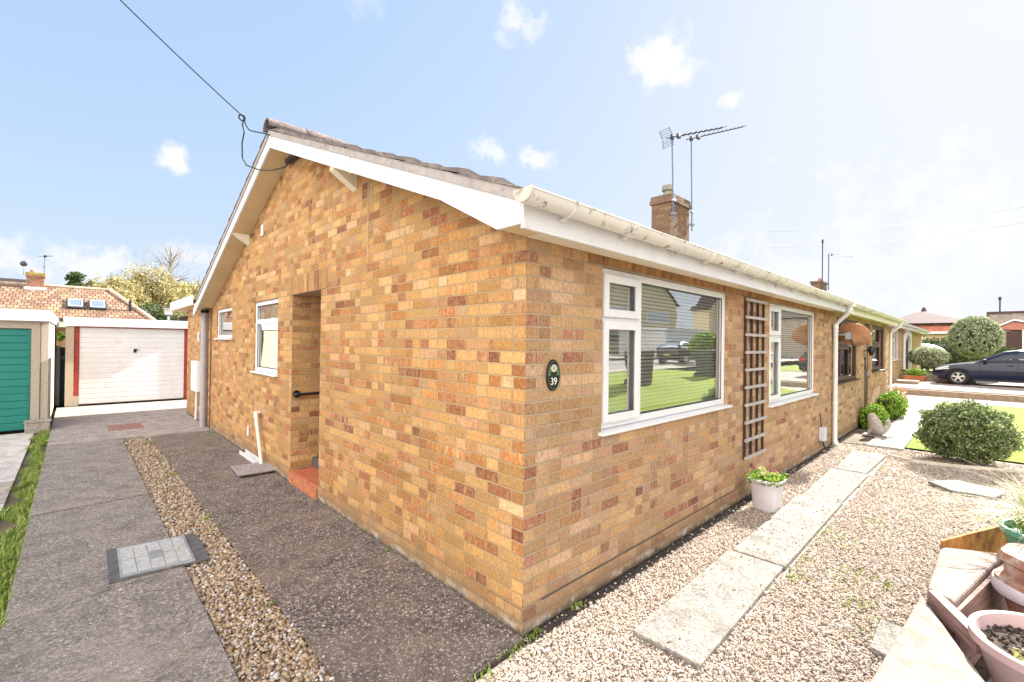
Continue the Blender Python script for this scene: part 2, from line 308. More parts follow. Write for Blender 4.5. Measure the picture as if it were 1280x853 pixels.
def glass(name, tint=(1, 1, 1), refl=.38, rough=0.0):
    g = NT(name); t = g.n('ShaderNodeBsdfTransparent'); t.inputs[0].default_value = (*tint, 1)
    gl = g.n('ShaderNodeBsdfGlossy'); bp_ = g.n('ShaderNodeBump'); bp_.inputs['Strength'].default_value = .05; bp_.inputs['Distance'].default_value = .02; g.l(g.noise(g.obj(), 2.2, 2), bp_.inputs['Height']); g.l(bp_.outputs[0], gl.inputs['Normal']); gl.inputs['Roughness'].default_value = rough; gl.inputs['Color'].default_value = (.97, 1, .99, 1)
    fr = g.n('ShaderNodeFresnel'); fr.inputs['IOR'].default_value = 1.6
    f = g.math('ADD', g.math('MULTIPLY', fr.outputs[0], 1. - refl*.5), refl, clamp=True)
    mx = g.n('ShaderNodeMixShader'); g.l(f, mx.inputs[0]); g.l(t.outputs[0], mx.inputs[1]); g.l(gl.outputs[0], mx.inputs[2]); g.l(mx.outputs[0], g.out.inputs['Surface'])
    _M[name] = g.m; return g.m
M_glass = glass('coated_window_glass', (1., 1., .98), .33)
M_glass_far = glass('far_window_glass', (.5, .55, .6), .4)
def obscured():
    g = NT('obscured_glass'); g.base((.42, .52, .50), .12, .8); return g.m
M_obsc = obscured()
def car_paint(name, c):
    g = NT(name); g.base(c, .25, .25); g.b.inputs['Metallic'].default_value = .0; g.b.inputs['Coat Weight'].default_value = .45; g.b.inputs['Coat Roughness'].default_value = .03; return g.m
M_blue = car_paint('dark_blue_car_paint', (.004, .008, .030)); M_carwhite = car_paint('white_car_paint', (.75, .76, .78)); M_cardark = car_paint('black_car_paint', (.015, .015, .02))
M_tyre = simple('tyre_rubber', (.014, .014, .015), .8, .1); M_alloy = simple('alloy_rim', (.62, .62, .64), .3, .05, metal=.6)
M_lampred = simple('rear_lamp_red', (.45, .02, .02), .15, .05); M_lampclear = simple('headlamp_lens', (.55, .58, .62), .1, .05)
M_carglass = glass('tinted_car_glass', (.35, .40, .42), .22)
def teal():
    return simple('teal_garage_door_paint', (.014, .20, .165), .4, .05, 3.)
M_teal = teal()
M_dish = simple('brown_dish', (.46, .24, .13), .6, .12, 5., dirt=((.62, .42, .28), 3., .5, .75))  # brown with paler mottling at random
def rust():
    g = NT('rusty_steel_edging'); v = g.obj(); f = g.noise(v, 14., 6, .7)
    g.base(g.ramp(f, [(.3, (.16, .07, .035)), (.5, (.42, .19, .06)), (.7, (.56, .33, .10))]), .85, .2); g.bump(f, .5, .01); return g.m
M_rust = rust()
M_grain = simple('sunlit_pink_timber', (.46, .36, .30), .8, .1, 5., bump=.2)  # pale tone standing for the sunlit top of the planter rail
def woodgrain():
    g = NT('brown_grained_board'); v = g.obj(); f = g.noise(g.mapping(v, (5., 5., 60.)), 1., 5, .65)
    g.base(g.ramp(f, [(.3, (.17, .10, .095)), (.55, (.30, .19, .17)), (.75, (.42, .30, .27))]), .85, .2); g.bump(f, .4, .01); return g.m
M_board = woodgrain()

# ------------------------------------------------------------------ mesh helpers
class MB:
    def __init__(s): s.v = []; s.f = []; s.uv = None
    def add(s, vs, fs):
        k = len(s.v); s.v += [tuple(p) for p in vs]; s.f += [tuple(i + k for i in f) for f in fs]; return s
    def box(s, x0, y0, z0, x1, y1, z1):
        return s.add([(x0, y0, z0), (x1, y0, z0), (x1, y1, z0), (x0, y1, z0), (x0, y0, z1), (x1, y0, z1), (x1, y1, z1), (x0, y1, z1)],
                     [(0, 3, 2, 1), (4, 5, 6, 7), (0, 1, 5, 4), (1, 2, 6, 5), (2, 3, 7, 6), (3, 0, 4, 7)])
    def prism(s, pts, d):
        """closed polygon pts (3d) swept by vector d"""
        n = len(pts); P = [Vector(p) for p in pts]; d = Vector(d)
        nrm = sum(((P[i]-P[0]).cross(P[(i+1) % n]-P[0]) for i in range(n)), Vector())
        if nrm.dot(d) > 0: P = P[::-1]
        return s.add(P + [p + d for p in P], [tuple(range(n)), tuple(range(2*n-1, n-1, -1))] + [(i, i+n, (i+1) % n + n, (i+1) % n) for i in range(n)])
    def tube(s, path, r, n=8, cap=True, closed=False):
        P = [Vector(p) for p in path]; rs = r if isinstance(r, (list, tuple)) else [r]*len(P)
        k = len(s.v); prevn = None; m = len(P)
        for i, p in enumerate(P):
            t = (P[min(i+1, m-1)] - P[max(i-1, 0)]).normalized()
            ref = prevn if prevn is not None else (Vector((0, 0, 1)) if abs(t.z) < .9 else Vector((1, 0, 0)))
            a = (ref - t*ref.dot(t)).normalized(); prevn = a; b = t.cross(a)
            for j in range(n):
                an = 2*math.pi*j/n; s.v.append(tuple(p + (a*math.cos(an) + b*math.sin(an))*rs[i]))
        for i in range(m-1):
            for j in range(n):
                s.f.append((k+i*n+j, k+i*n+(j+1) % n, k+(i+1)*n+(j+1) % n, k+(i+1)*n+j))
        if cap: s.f.append(tuple(k+j for j in range(n-1, -1, -1))); s.f.append(tuple(k+(m-1)*n+j for j in range(n)))
        return s
    def lathe(s, prof, c, n=28, axis='z', squash=1., flute=0., nfl=0):
        k = len(s.v); c = Vector(c)
        for r, h in prof:
            for j in range(n):
                an = 2*math.pi*j/n; rr = r*(1 + (flute*math.cos(nfl*an) if nfl else 0))
                p = (rr*math.cos(an), rr*math.sin(an)*squash, h)
                if axis == 'x': p = (p[2], p[0], p[1])
                if axis == 'y': p = (p[0], p[2], p[1])
                s.v.append(tuple(c + Vector(p)))
        for i in range(len(prof)-1):
            for j in range(n):
                q = (k+i*n+j, k+i*n+(j+1) % n, k+(i+1)*n+(j+1) % n, k+(i+1)*n+j); s.f.append(q if axis != 'y' else q[::-1])
        return s
    def build(s, name, mat, parent=None, smooth=False, bevel=0., angle=40):
        me = bpy.data.meshes.new(name); me.from_pydata(s.v, [], s.f); me.materials.append(mat); me.update()
        o = bpy.data.objects.new(name, me); COL.objects.link(o)
        if parent is not None:
            o.parent = parent
            off = Vector(parent.location); q = parent          # builders give world coordinates
            while q.parent is not None: q = q.parent; off += q.location
            if off.length > 0: me.transform(Matrix.Translation(-off))
        if smooth:
            for p in me.polygons: p.use_smooth = True
            try: me.set_sharp_from_angle(angle=R(angle))
            except Exception: pass
        if bevel:
            b = o.modifiers.new('bevel', 'BEVEL'); b.width = bevel; b.segments = 2; b.limit_method = 'ANGLE'
        return o
def raw(name, V, Fq, mat, parent=None, smooth=False):
    """big meshes from numpy arrays: V (n,3), Fq (m,k) all faces with k corners"""
    V = np.asarray(V, dtype=np.float32); Fq = np.asarray(Fq, dtype=np.int32)
    if parent is not None:
        off = np.array(parent.location); V = V - off
    me = bpy.data.meshes.new(name); me.vertices.add(len(V)); me.vertices.foreach_set('co', V.ravel())
    k = Fq.shape[1]; me.loops.add(Fq.size); me.loops.foreach_set('vertex_index', Fq.ravel())
    me.polygons.add(len(Fq)); me.polygons.foreach_set('loop_start', np.arange(0, Fq.size, k, dtype=np.int32)); me.polygons.foreach_set('loop_total', np.full(len(Fq), k, dtype=np.int32))
    if smooth: me.polygons.foreach_set('use_smooth', np.ones(len(Fq), dtype=bool))
    me.materials.append(mat); me.update(calc_edges=True); me.validate()
    o = bpy.data.objects.new(name, me); COL.objects.link(o); o.parent = parent; return o
def tag(o, label, cat, group=None):
    o['label'] = label; o['category'] = cat
    if group: o['group'] = group
    return o
def thing(name, label, cat, loc=(0, 0, 0), group=None):
    o = bpy.data.objects.new(name, None); COL.objects.link(o); o.location = loc; o.empty_display_size = .1; return tag(o, label, cat, group)
def struct(o, kind='structure'): o['kind'] = kind; return o
def copy_tree(o, parent=None):
    c = o.copy(); COL.objects.link(c); c.parent = parent
    for ch in list(o.children): copy_tree(ch, c)
    return c

def wall_grid(mb, axis, at, thick, u0, u1, z0, z1, holes):
    """a wall with openings. axis 'x': the wall lies in the plane x=at (u is y); thick goes into +axis"""
    us = sorted({u0, u1, *[h[0] for h in holes], *[h[1] for h in holes]}); zs = sorted({z0, z1, *[h[2] for h in holes], *[h[3] for h in holes]})
    def pt(u, z, d): return (at+d, u, z) if axis == 'x' else (u, at+d, z)
    def solid(i, j):
        if i < 0 or j < 0 or i >= len(us)-1 or j >= len(zs)-1: return False
        cu, cz = (us[i]+us[i+1])/2, (zs[j]+zs[j+1])/2
        return not any(h[0] < cu < h[1] and h[2] < cz < h[3] for h in holes)
    fl = (axis == 'x')
    def quad(a, b, c, d): mb.add([a, b, c, d], [(3, 2, 1, 0)] if fl else [(0, 1, 2, 3)])
    for i in range(len(us)-1):
        for j in range(len(zs)-1):
            if not solid(i, j): continue
            a, b, c, d = us[i], us[i+1], zs[j], zs[j+1]
            quad(pt(a, c, 0), pt(b, c, 0), pt(b, d, 0), pt(a, d, 0)); quad(pt(b, c, thick), pt(a, c, thick), pt(a, d, thick), pt(b, d, thick))
            if not solid(i-1, j): quad(pt(a, c, thick), pt(a, c, 0), pt(a, d, 0), pt(a, d, thick))
            if not solid(i+1, j): quad(pt(b, c, 0), pt(b, c, thick), pt(b, d, thick), pt(b, d, 0))
            if not solid(i, j-1): quad(pt(a, c, thick), pt(b, c, thick), pt(b, c, 0), pt(a, c, 0))
            if not solid(i, j+1): quad(pt(a, d, 0), pt(b, d, 0), pt(b, d, thick), pt(a, d, thick))
    return mb

def leaves(C_, n, size, aspect=.6, up=.0, jitter=.0):
    """n quads at the points C_ (n,3) with random orientation"""
    C_ = np.asarray(C_); n = len(C_)
    a = RNG.normal(size=(n, 3)); a[:, 2] += up; a /= np.linalg.norm(a, axis=1, keepdims=True)
    b = RNG.normal(size=(n, 3)); b -= a*np.sum(a*b, axis=1, keepdims=True); b /= np.linalg.norm(b, axis=1, keepdims=True)
    s = size*RNG.uniform(.6, 1.4, (n, 1)); A = a*s; B = b*s*aspect
    V = np.stack([C_-A, C_+B, C_+A, C_-B], 1).reshape(-1, 3); Fq = np.arange(4*n).reshape(-1, 4); return V, Fq
def blobpts(n, c, r, shell=.35, freq=2., amp=.25, flat_bottom=None, seed=0.):
    """points in the outer part of a lumpy ellipsoid"""
    d = RNG.normal(size=(n, 3)); d /= np.linalg.norm(d, axis=1, keepdims=True)
    lump = np.array([mnoise.noise(Vector((x*freq+seed, y*freq, z*freq+seed))) for x, y, z in d])
    rr = (1 + amp*lump)*(1 - shell*RNG.random(n)**1.6)
    P = np.array(c) + d*np.array(r)*rr[:, None]
    if flat_bottom is not None: P = P[P[:, 2] > flat_bottom]
    return P
def blob_core(c, r, k=.72, freq=2., amp=.25, seed=0., seg=20):
    mb = MB(); rings = seg//2; V = []; 
    for i in range(rings+1):
        t = math.pi*i/rings
        for j in range(seg):
            p = 2*math.pi*j/seg; d = Vector((math.sin(t)*math.cos(p), math.sin(t)*math.sin(p), math.cos(t)))
            q = k*(1 + amp*mnoise.noise(Vector((d.x*freq+seed, d.y*freq, d.z*freq+seed)))); V.append((c[0]+d.x*r[0]*q, c[1]+d.y*r[1]*q, max(c[2]+d.z*r[2]*q, c[2]-r[2]*.9)))
    Fs = [(i*seg+j, (i+1)*seg+j, (i+1)*seg+(j+1) % seg, i*seg+(j+1) % seg) for i in range(rings) for j in range(seg)]
    mb.add(V, Fs); return mb
M_core = simple('inner_twigs', (.045, .05, .022), .95, .3, 12.)

# ================================================================== SETTING
def sheet(name, pts, z, mat, kind='structure'):
    mb = MB(); mb.add([(x, y, z) for x, y in pts], [tuple(range(len(pts)))]); o = mb.build(name, mat)
    if o.data.polygons[0].normal.z < 0: o.data.flip_normals()
    return struct(o, kind)
sheet('ground', [(-400, -400), (500, -400), (500, 400), (-400, 400)], -.12, M_earth)

# drive beside the house: two strips of concrete with a gravel strip between, laid in bays
mb = MB()
ys = [-6., -1.2, 2.20, 4.42, 6.6, 8.30]
for i in range(len(ys)-1):
    mb.prism([(-2.185, ys[i]-.03+.012, .006*(i%2)), (-1.285, ys[i]+.07+.012, .006*(i%2)), (-1.285, ys[i+1]+.07-.012, .006*(i%2)), (-2.185, ys[i+1]-.03-.012, .006*(i%2))], (0, 0, -.1))
struct(mb.build('path', M_agg_left, bevel=.006))
mb = MB()
ys = [-.10, 3.4, 6.35, 8.2]
for i in range(len(ys)-1):
    mb.prism([(-.93, ys[i]+.005, -.002), (-.003, ys[i]+.005 + (.07 if i == 0 else 0), -.002), (-.003, ys[i+1]-.005, -.002), (-.93, ys[i+1]-.005, -.002)], (0, 0, -.1))
struct(mb.build('driveway', M_agg_right, bevel=.006))
mb = MB(); mb.prism([(-2.185, 8.37, -.004), (-.004, 8.22, -.004), (-.004, 10.98, -.004), (1.6, 10.98, -.004), (1.6, 13.74, -.004), (-2.185, 13.74, -.004)], (0, 0, -.1)); struct(mb.build('garage_apron', M_apron))
sheet('gravel', [(-1.284, -6), (-.931, -6), (-.931, 8.21), (-1.284, 8.36)], -.028, M_grav_drive)
sheet('dirt', [(-2.3, -6), (-.0, -6), (-.0, 8.3), (-2.3, 8.3)], -.06, M_joint)
mb = MB()
for k in range(2):
    for j in range(4): mb.box(-1.42+j*.13, 9.28+k*.36, -.03, -1.302+j*.13, 9.62+k*.36, .003)
struct(mb.build('brick_patch', simple('drive_brick', (.30, .15, .13), .9, .15, 20., bump=.4)))
# neighbour's drive
mb = MB()
for i, (a_, b_) in enumerate([(-6, -1.5), (-1.5, 2.), (2., 5.2), (6.25, 10.18)]): mb.prism([(-9, a_+.008, -.03), (-2.40, a_+.008, -.03), (-2.40, b_-.008, -.03), (-9, b_-.008, -.03)], (0, 0, -.08))
struct(mb.build('neighbouring_driveway', M_conc_n))
mb = MB(); mb.prism([(-9, 5.208, -.026), (-2.40, 5.208, -.026), (-2.40, 6.242, -.026), (-9, 6.242, -.026)], (0, 0, -.08)); struct(mb.build('concrete_slab', M_conc_nl))
sheet('verge', [(-2.62, -6), (-2.185, -6), (-2.185, 11.5), (-2.62, 11.5)], -.055, M_earth)
# front garden
sheet('gravel_bed', [(-.925, -6), (8.0, -6.), (8.35, -2.4), (8.3, -.9), (8.0, -.0), (.0, -.0), (-.003, -.05), (-.925, -.105)], -.022, M_grav_front)
sheet('garden_soil', [(8.0, -.0), (8.3, -.42), (14.6, -.42), (14.6, 0)], -.02, M_earth)
mb = MB()
for a_, b_, dz in [(.50, 2.035, 0), (2.045, 4.12, .004), (4.13, 5.75, -.003), (5.76, 7.32, .002)]:
    mb.prism([(a_, -.425, .014+dz), (b_, -.40+.005*a_, .014+dz), (b_, -.80, .014+dz), (a_, -.835+.012*a_, .014+dz)], (0, 0, -.07))
struct(mb.build('stepping_path', M_conc_l, bevel=.005))
mb = MB()
for i in range(6):
    a_ = 8.1+i*1.9; mb.prism([(a_+.006, -.43, .012), (a_+1.894, -.43, .012), (a_+1.894, -.92, .012), (a_+.006, -.92, .012)], (0, 0, -.06))
struct(mb.build('garden_path', simple('bleached_concrete', (.38, .35, .315), .85, .12, 6., bump=.2), bevel=.005))
sheet('soil_strip', [(.0, -.075), (2.2, -.085), (4.5, -.07), (7.5, -.09), (7.5, -.001), (.0, -.001)], -.012, M_joint)
# lawn: rises gently to the road
gx = np.linspace(0, 1, 30); gy = np.linspace(0, 1, 40); V = []
for t in gy:
    y = -.93 - t*7.6; xl = 8.36 if y > -2.4 else max(5.0, 8.36 + (y+2.4)*4.0)
    for s in gx:
        zz = .0 + .55*(0.5-.5*math.cos(math.pi*min(1, max(0, (-y-2.6)/3.0))))*min(1, s*(18.0-xl)/4.0)**1.2; V.append((xl + s*(18.0-xl), y, zz))
Fq = [(j*30+i, j*30+i+1, (j+1)*30+i+1, (j+1)*30+i) for j in range(39) for i in range(29)]
mb = MB(); mb.add(V, [f[::-1] for f in Fq]); lawn = struct(mb.build('lawn', M_lawn, smooth=True))
# cross pavement, kerb, next drive (higher)
sheet('paved_strip', [(18.0, -9), (20.0, -9), (20.0, 1.4), (17.9, 1.4)], .006, M_conc_nl)
mb = MB(); mb.box(19.98, -9, -.1, 20.18, 3.0, .20); mb.box(20.185, -9, .0, 20.45, 3.0, .235); struct(mb.build('kerb', M_kerb, bevel=.015))
sheet('shingle_driveway', [(20.46, -9), (29.5, -9), (29.5, 8), (20.46, 8)], .20, M_grav_far)
sheet('far_lawn', [(29.5, -9), (140, -40), (140, 60), (29.5, 8)], .22, M_lawn)
sheet('side_ground', [(14.6, 0.5), (20.4, 0.5), (20.4, 30), (14.6, 30)], -.02, M_conc_nl)
sheet('paved_strip', [(14.5, -.43), (18.1, -.43), (18.1, 2), (14.5, 2)], .003, M_conc_nl)
# street across the front
sheet('pavement', [(-60, -8.6), (200, -8.6), (200, -10.2), (-60, -10.2)], .56, M_conc_nl)
sheet('road', [(-60, -10.2), (200, -10.2), (200, -17), (-60, -17)], .50, M_asph)
sheet('forecourt', [(-60, -17), (200, -17), (200, -60), (-60, -60)], .66, M_conc_nl)
sheet('back_garden', [(-60, 14.6), (60, 14.6), (60, 80), (-60, 80)], -.04, M_lawn)

# ================================================================== THE BUNGALOW
SL = .40                                             # roof slope
def ztop(y): return 2.45 + SL*(y+.2) if y < 4.06 else 2.45 + SL*(8.32 - y)
bung = thing('bungalow', 'near buff brick bungalow with white bargeboard and number plaque on its corner', 'house')
mb = MB()
wall_grid(mb, 'x', 0., .28, 0., 8.36, 0., 2.325, [(3.07, 3.95, .0, 2.25), (4.49, 5.57, 1.24, 2.25), (6.86, 7.99, 1.715, 2.25)])
pts = [(0, 0, 2.325), (0, 0, ztop(0)-.05), (0, 4.06, ztop(4.06)-.05), (0, 8.36, ztop(8.36)-.03), (0, 8.36, 2.325)]
mb.prism(pts, (.28, 0, 0)); mb.box(.28, .28, 0, .30, 8.1, 2.3) if False else None
mb.build('wall', M_gable, bung)
mb = MB(); wall_grid(mb, 'y', 0., .279, .005, 7.62, 0., 2.325, [(.765, 3.02, 1.075, 2.25), (4.335, 6.60, .955, 2.25)])
# leave the corner to the gable wall
o = mb.build('wall', M_front, bung); o.location.y = -.0025; o.location.x = .0
mb = MB(); mb.box(.26, .26, -.01, 7.6, 8.1, .25); mb.build('floor', M_void, bung)
mb = MB(); mb.box(1.3, 3.2, .26, 7.6, 3.25, 2.32); mb.box(3.7, .285, .26, 3.75, 3.19, 2.32); mb.build('inner_wall', M_inwall, bung)
mb = MB(); mb.box(.285, .285, 2.34, 7.6, 8.0, 2.37); mb.build('ceiling', M_inwall, bung)
mb = MB(); mb.box(.0, 8.365, 0, .20, 10.98, 2.36); mb.box(.205, 10.74, 0, 7.6, 10.98, 2.36); mb.build('extension_wall', brick_mat('extension_brick', BUFF, mortar=(.46, .36, .24), seed=50, plinth=True), bung)
mb = MB(); mb.box(7.3, 0.3, 0, 7.58, 8.0, 2.33); mb.build('party_wall', M_inwall, bung)
# soldier course lintels
mb = MB(); mb.box(.60, -.009, 2.252, 7.58, -.0035, 2.322); mb.build('lintel', M_sold, bung)
mb = MB(); mb.box(-.004, 2.9, 2.252, -.0015, 4.1, 2.475); mb.build('lintel', M_soldg, bung)
# dark line of the damp-proof course and the plinth ledge
mb = MB(); mb.box(.16, -.0065, .147, 3.3, -.003, .1515); mb.build('damp_course', simple('brown_damp_course', (.09, .06, .045), .9, .3, 8.), bung)
mb = MB(); mb.box(-.010, -.0112, 0, -.0005, 3.06, .145); mb.box(-.010, 3.955, 0, -.0005, 8.36, .146)
mb.build('plinth', M_gable, bung)
mb = MB(); mb.box(-.0106, -.012, 0, 7.6, -.0032, .146); mb.build('plinth', M_front, bung)
# corner stop where old cable chases run up the gable
mb = MB(); mb.box(-.006, 1.99, 2.4, -.001, 2.0, 3.25); mb.build('cable_chase', simple('pale_mortar', (.45, .36, .24), .9, .1), bung)
# porch recess
mb = MB(); mb.box(.2803, 3.9505, .0, 1.0, 4.16, 2.3); mb.box(.2803, 2.86, .0, 1.0, 3.069, 2.3); mb.build('porch_wall', M_gable if True else brick_mat('porch_brick', [(0, (.36, .20, .11)), (.3, (.43, .27, .17)), (.6, (.30, .15, .08)), (.85, (.45, .30, .20))], mortar=(.30, .23, .17), seed=70), bung)
mb = MB(); mb.box(.002, 3.07, 2.255, 1.0, 3.95, 2.29); mb.build('porch_ceiling', M_cream, bung)
mb = MB()
for i in range(3):
    for j in range(3): mb.box(-.004+i*.33, 3.074+j*.293, .02, .32+i*.33, 3.36+j*.293, .132)
mb.build('door_step', M_tilestep, bung, bevel=.006)
mb = MB(); mb.box(-.02, 3.075, -.01, -.0045, 3.945, .12); mb.build('step_riser', simple('step_brick', (.48, .17, .08), .7, .2, 18., bump=.3), bung)
door = MB().box(1.0, 3.07, .135, 1.05, 3.95, 2.25).build('door', M_white, bung); MB().box(.99, 3.2, 1.2, .998, 3.82, 2.05).build('door_glass', M_obsc, door)
mb = MB(); mb.tube([(.02, 3.90, 1.05), (.03, 3.87, 1.05), (.75, 3.87, 1.06)], .017, 10); mb.lathe([(0, 0), (.045, 0), (.045, .012), (0, .012)], (.06, 3.938, 1.05), 16, 'y'); mb.box(.03, 3.868, 1.028, .075, 3.948, 1.072)
mb.build('grab_rail', M_black, bung, smooth=True)

# windows ---------------------------------------------------------------
def sash(mb, ax, at, u0, u1, z0, z1, w, d0, d1):
    """rectangular ring; ax 'y' lies in plane y=at; depth from at+d0 (outer) to at+d1"""
    def bx(a, b, c, e_):
        if ax == 'y': mb.box(a, at+d0, c, b, at+d1, e_)
        else: mb.box(at+d0, a, c, at+d1, b, e_)
    bx(u0, u0+w, z0, z1); bx(u1-w, u1, z0, z1); bx(u0+w, u1-w, z0, z0+w); bx(u0+w, u1-w, z1-w, z1)
def pane(mb, ax, at, u0, u1, z0, z1):
    if ax == 'y': mb.add([(u0, at, z0), (u1, at, z0), (u1, at, z1), (u0, at, z1)], [(0, 1, 2, 3)])
    else: mb.add([(at, u0, z0), (at, u1, z0), (at, u1, z1), (at, u0, z1)], [(3, 2, 1, 0)])
def casement_window(parent, ax, at, u0, u1, z0, z1, mull, trans, gm, fm=M_white, sill=True, back=.03, fw=.055):
    """left lights (transom over sash) beside one big fixed pane"""
    mb = MB(); sash(mb, ax, at, u0, u1, z0, z1, fw, back, back+.07)
    def bx(a, b, c, e_, d0=back, d1=back+.07):
        if ax == 'y': mb.box(a, at+d0, c, b, at+d1, e_)
        else: mb.box(at+d0, a, c, at+d1, b, e_)
    ml = None
    if mull:
        bx(mull, mull+.06, z0+fw, z1-fw)
        bx(u0+fw, mull, trans, trans+.055)
    win = mb.build('window', fm, parent, bevel=.005)
    pb = MB(); sb = MB()
    if mull:
        for (c, e_) in ((z0+fw, trans), (trans+.055, z1-fw)):
            sash(sb, ax, at, u0+fw-.012, mull+.012, c-.012, e_+.012, .058, back-.022, back-.002)
            pane(pb, ax, at+back+.02, u0+fw+.02, mull-.02, c+.02, e_-.02)
        pane(pb, ax, at+back+.03, mull+.06, u1-fw, z0+fw, z1-fw)
        sb.build('opening_light', fm, win, bevel=.004)
    else: pane(pb, ax, at+back+.03, u0+fw-.004, u1-fw+.004, z0+fw-.004, z1-fw+.004)
    pb.build('pane', gm, win)
    gk = MB()
    if mull: sash(gk, ax, at, mull+.058, u1-fw+.002, z0+fw-.002, z1-fw+.002, .008, back+.012, back+.018)
    else: sash(gk, ax, at, u0+fw-.002, u1-fw+.002, z0+fw-.002, z1-fw+.002, .008, back+.012, back+.018)
    gk.build('gasket', M_black, win)
    if sill:
        s = MB()
        if ax == 'y': s.prism([(u0-.035, at-.045, z0-.03), (u0-.035, at-.045, z0-.008), (u0-.035, at+.10, z0-.001), (u0-.035, at+.10, z0-.03)], (u1-u0+.07, 0, 0))
        else: s.prism([(at-.045, u0-.035, z0-.03), (at-.045, u0-.035, z0-.008), (at+.10, u0-.035, z0-.001), (at+.10, u0-.035, z0-.03)], (0, u1-u0+.07, 0))
        s.build('sill', fm, win, bevel=.004)
    return win
casement_window(bung, 'y', 0., .768, 3.017, 1.092, 2.247, 1.285, 1.855, M_glass)
casement_window(bung, 'y', 0., 4.338, 6.597, .972, 2.247, 4.83, 1.80, M_glass)
w = casement_window(bung, 'x', 0., 4.493, 5.567, 1.257, 2.247, None, None, M_glass, back=.02)
mb = MB(); mb.box(.02, 4.55, 1.93, .08, 5.51, 1.995); mb.build('transom', M_white, w, bevel=.004)
casement_window(bung, 'x', 0., 6.863, 7.987, 1.73, 2.247, None, None, M_glass, back=.02)
def blind(x0, x1, z0, z1, y, label):
    t = thing('venetian_blind', label, 'blind', (x0, y, z1), 'venetian blinds inside the front windows')
    hr = MB(); hr.box(x0, y-.02, z1-.04, x1, y+.02, z1); hr.build('head_rail', M_blind, t)
    s = MB(); z = z1-.06
    while z > z0:
        s.prism([(x0, y-.010, z-.0105), (x0, y-.011, z-.0093), (x0, y+.010, z+.0117), (x0, y+.011, z+.0105)], (x1-x0, 0, 0)); z -= .031
    s.build('slats', M_blind, t)
    for k in (.08, .5, .92): c = MB(); c.tube([(x0+(x1-x0)*k, y-.0135, z1-.04), (x0+(x1-x0)*k, y-.0135, z0)], .0016, 4); c.build('ladder_cord', M_white, t)
    wd = MB(); wd.tube([(x0+.25*(x1-x0), y-.03, z1-.05), (x0+.25*(x1-x0), y-.03, z0+.45)], .004, 6); wd.build('tilt_wand', M_white, t)
    bx = MB(); bx.box(x0, y-.012, z0-.02, x1, y+.012, z0-.004); bx.build('bottom_rail', M_blind, t)
blind(.80, 2.985, 1.16, 2.24, .118, 'white slatted blind behind the nearer front window')
blind(4.37, 6.565, 1.04, 2.24, .118, 'white slatted blind behind the farther front window beyond the trellis')
# curtain-ish light linings inside the gable windows
for bx_ in ((.22, 4.45, 1.2, .235, 5.6, 2.25), (.22, 6.8, 1.68, .235, 8.05, 2.25)): mb = MB(); mb.box(*bx_); mb.build('window_lining', simple('pale_net', (.40, .47, .45), .8, .05), bung)

# roof ------------------------------------------------------------------
def tiled_slope(x0, x1, ylow, yhigh, zfun, sgn):
    """overlapping tile courses from eave to ridge, each a tilted strip; sgn +1 for the front slope"""
    mb = MB(); L = abs(yhigh-ylow); n = int(round(L*math.sqrt(1+SL*SL)/.33)); cols = max(1, int((x1-x0)/.33))
    for i in range(n):
        ya = ylow + (yhigh-ylow)*i/n - sgn*.03; yb = ylow + (yhigh-ylow)*(i+1)/n + sgn*.03
        za, zb = zfun(ya), zfun(yb)
        jit = random.uniform(-.008, .010)
        V = []; 
        for k in range(cols*4+1):
            x = x0 + (x1-x0)*k/(cols*4); w_ = .014*math.sin(math.pi*2*k/4.)
            V += [(x, ya, za+(.066 if i else .048)+jit+w_*(1 if i else .4)), (x, yb, zb+.028+w_), (x, ya, za+.036+jit)]
        Fs = []
        for k in range(cols*4):
            p = k*3; q = p+3
            Fs += [(p, q, q+1, p+1) if sgn > 0 else (p, p+1, q+1, q), (p+2, q+2, q, p) if sgn > 0 else (p+2, p, q, q+2)]
        Fs += [(0, 1, 2), (len(V)-3, len(V)-1, len(V)-2)]
        mb.add(V, Fs)
    return mb
def zf(y): return 2.45 + SL*(y+.2) + .015
def zr(y): return 2.45 + SL*(8.32-y) + .015
mb = tiled_slope(-.268, 7.60, -.27, 4.06, zf, 1); mb2 = tiled_slope(-.268, 7.60, 8.40, 4.06, zr, -1); mb.add(mb2.v, mb2.f)
roof = mb.build('roof', M_tile, bung)
mb = MB()                                             # undercloak and verge mortar, following the slope
for f_, ya, yb in ((zf, -.24, 4.06), (zr, 8.38, 4.06)):
    mb.prism([(-.262, ya, f_(ya)-.030), (-.262, ya, f_(ya)+.030), (-.262, yb, f_(yb)+.030), (-.262, yb, f_(yb)-.030)], (.235, 0, 0))
mb.build('verge', M_verge, roof)
mb = MB()
for i in range(18):
    x = -.29 + i*.44; 
    pts = [(x, 4.06+.13*math.cos(t), 4.235+.10*math.sin(t)+.012*(i % 2)) for t in np.linspace(-.25, math.pi+.25, 12)]
    pts += [(x, 4.06+.105*math.cos(t), 4.235+.078*math.sin(t)+.012*(i % 2)) for t in np.linspace(math.pi+.25, -.25, 12)]
    mb.prism(pts, (.438, 0, 0))
mb.build('ridge_tile', M_tile, roof)
mb = MB(); mb.prism([(.285, -.2, 2.44), (.285, 4.06, 4.12), (.285, 8.32, 2.44)], (7.3, 0, 0)); mb.build('roof_deck', M_void, roof)
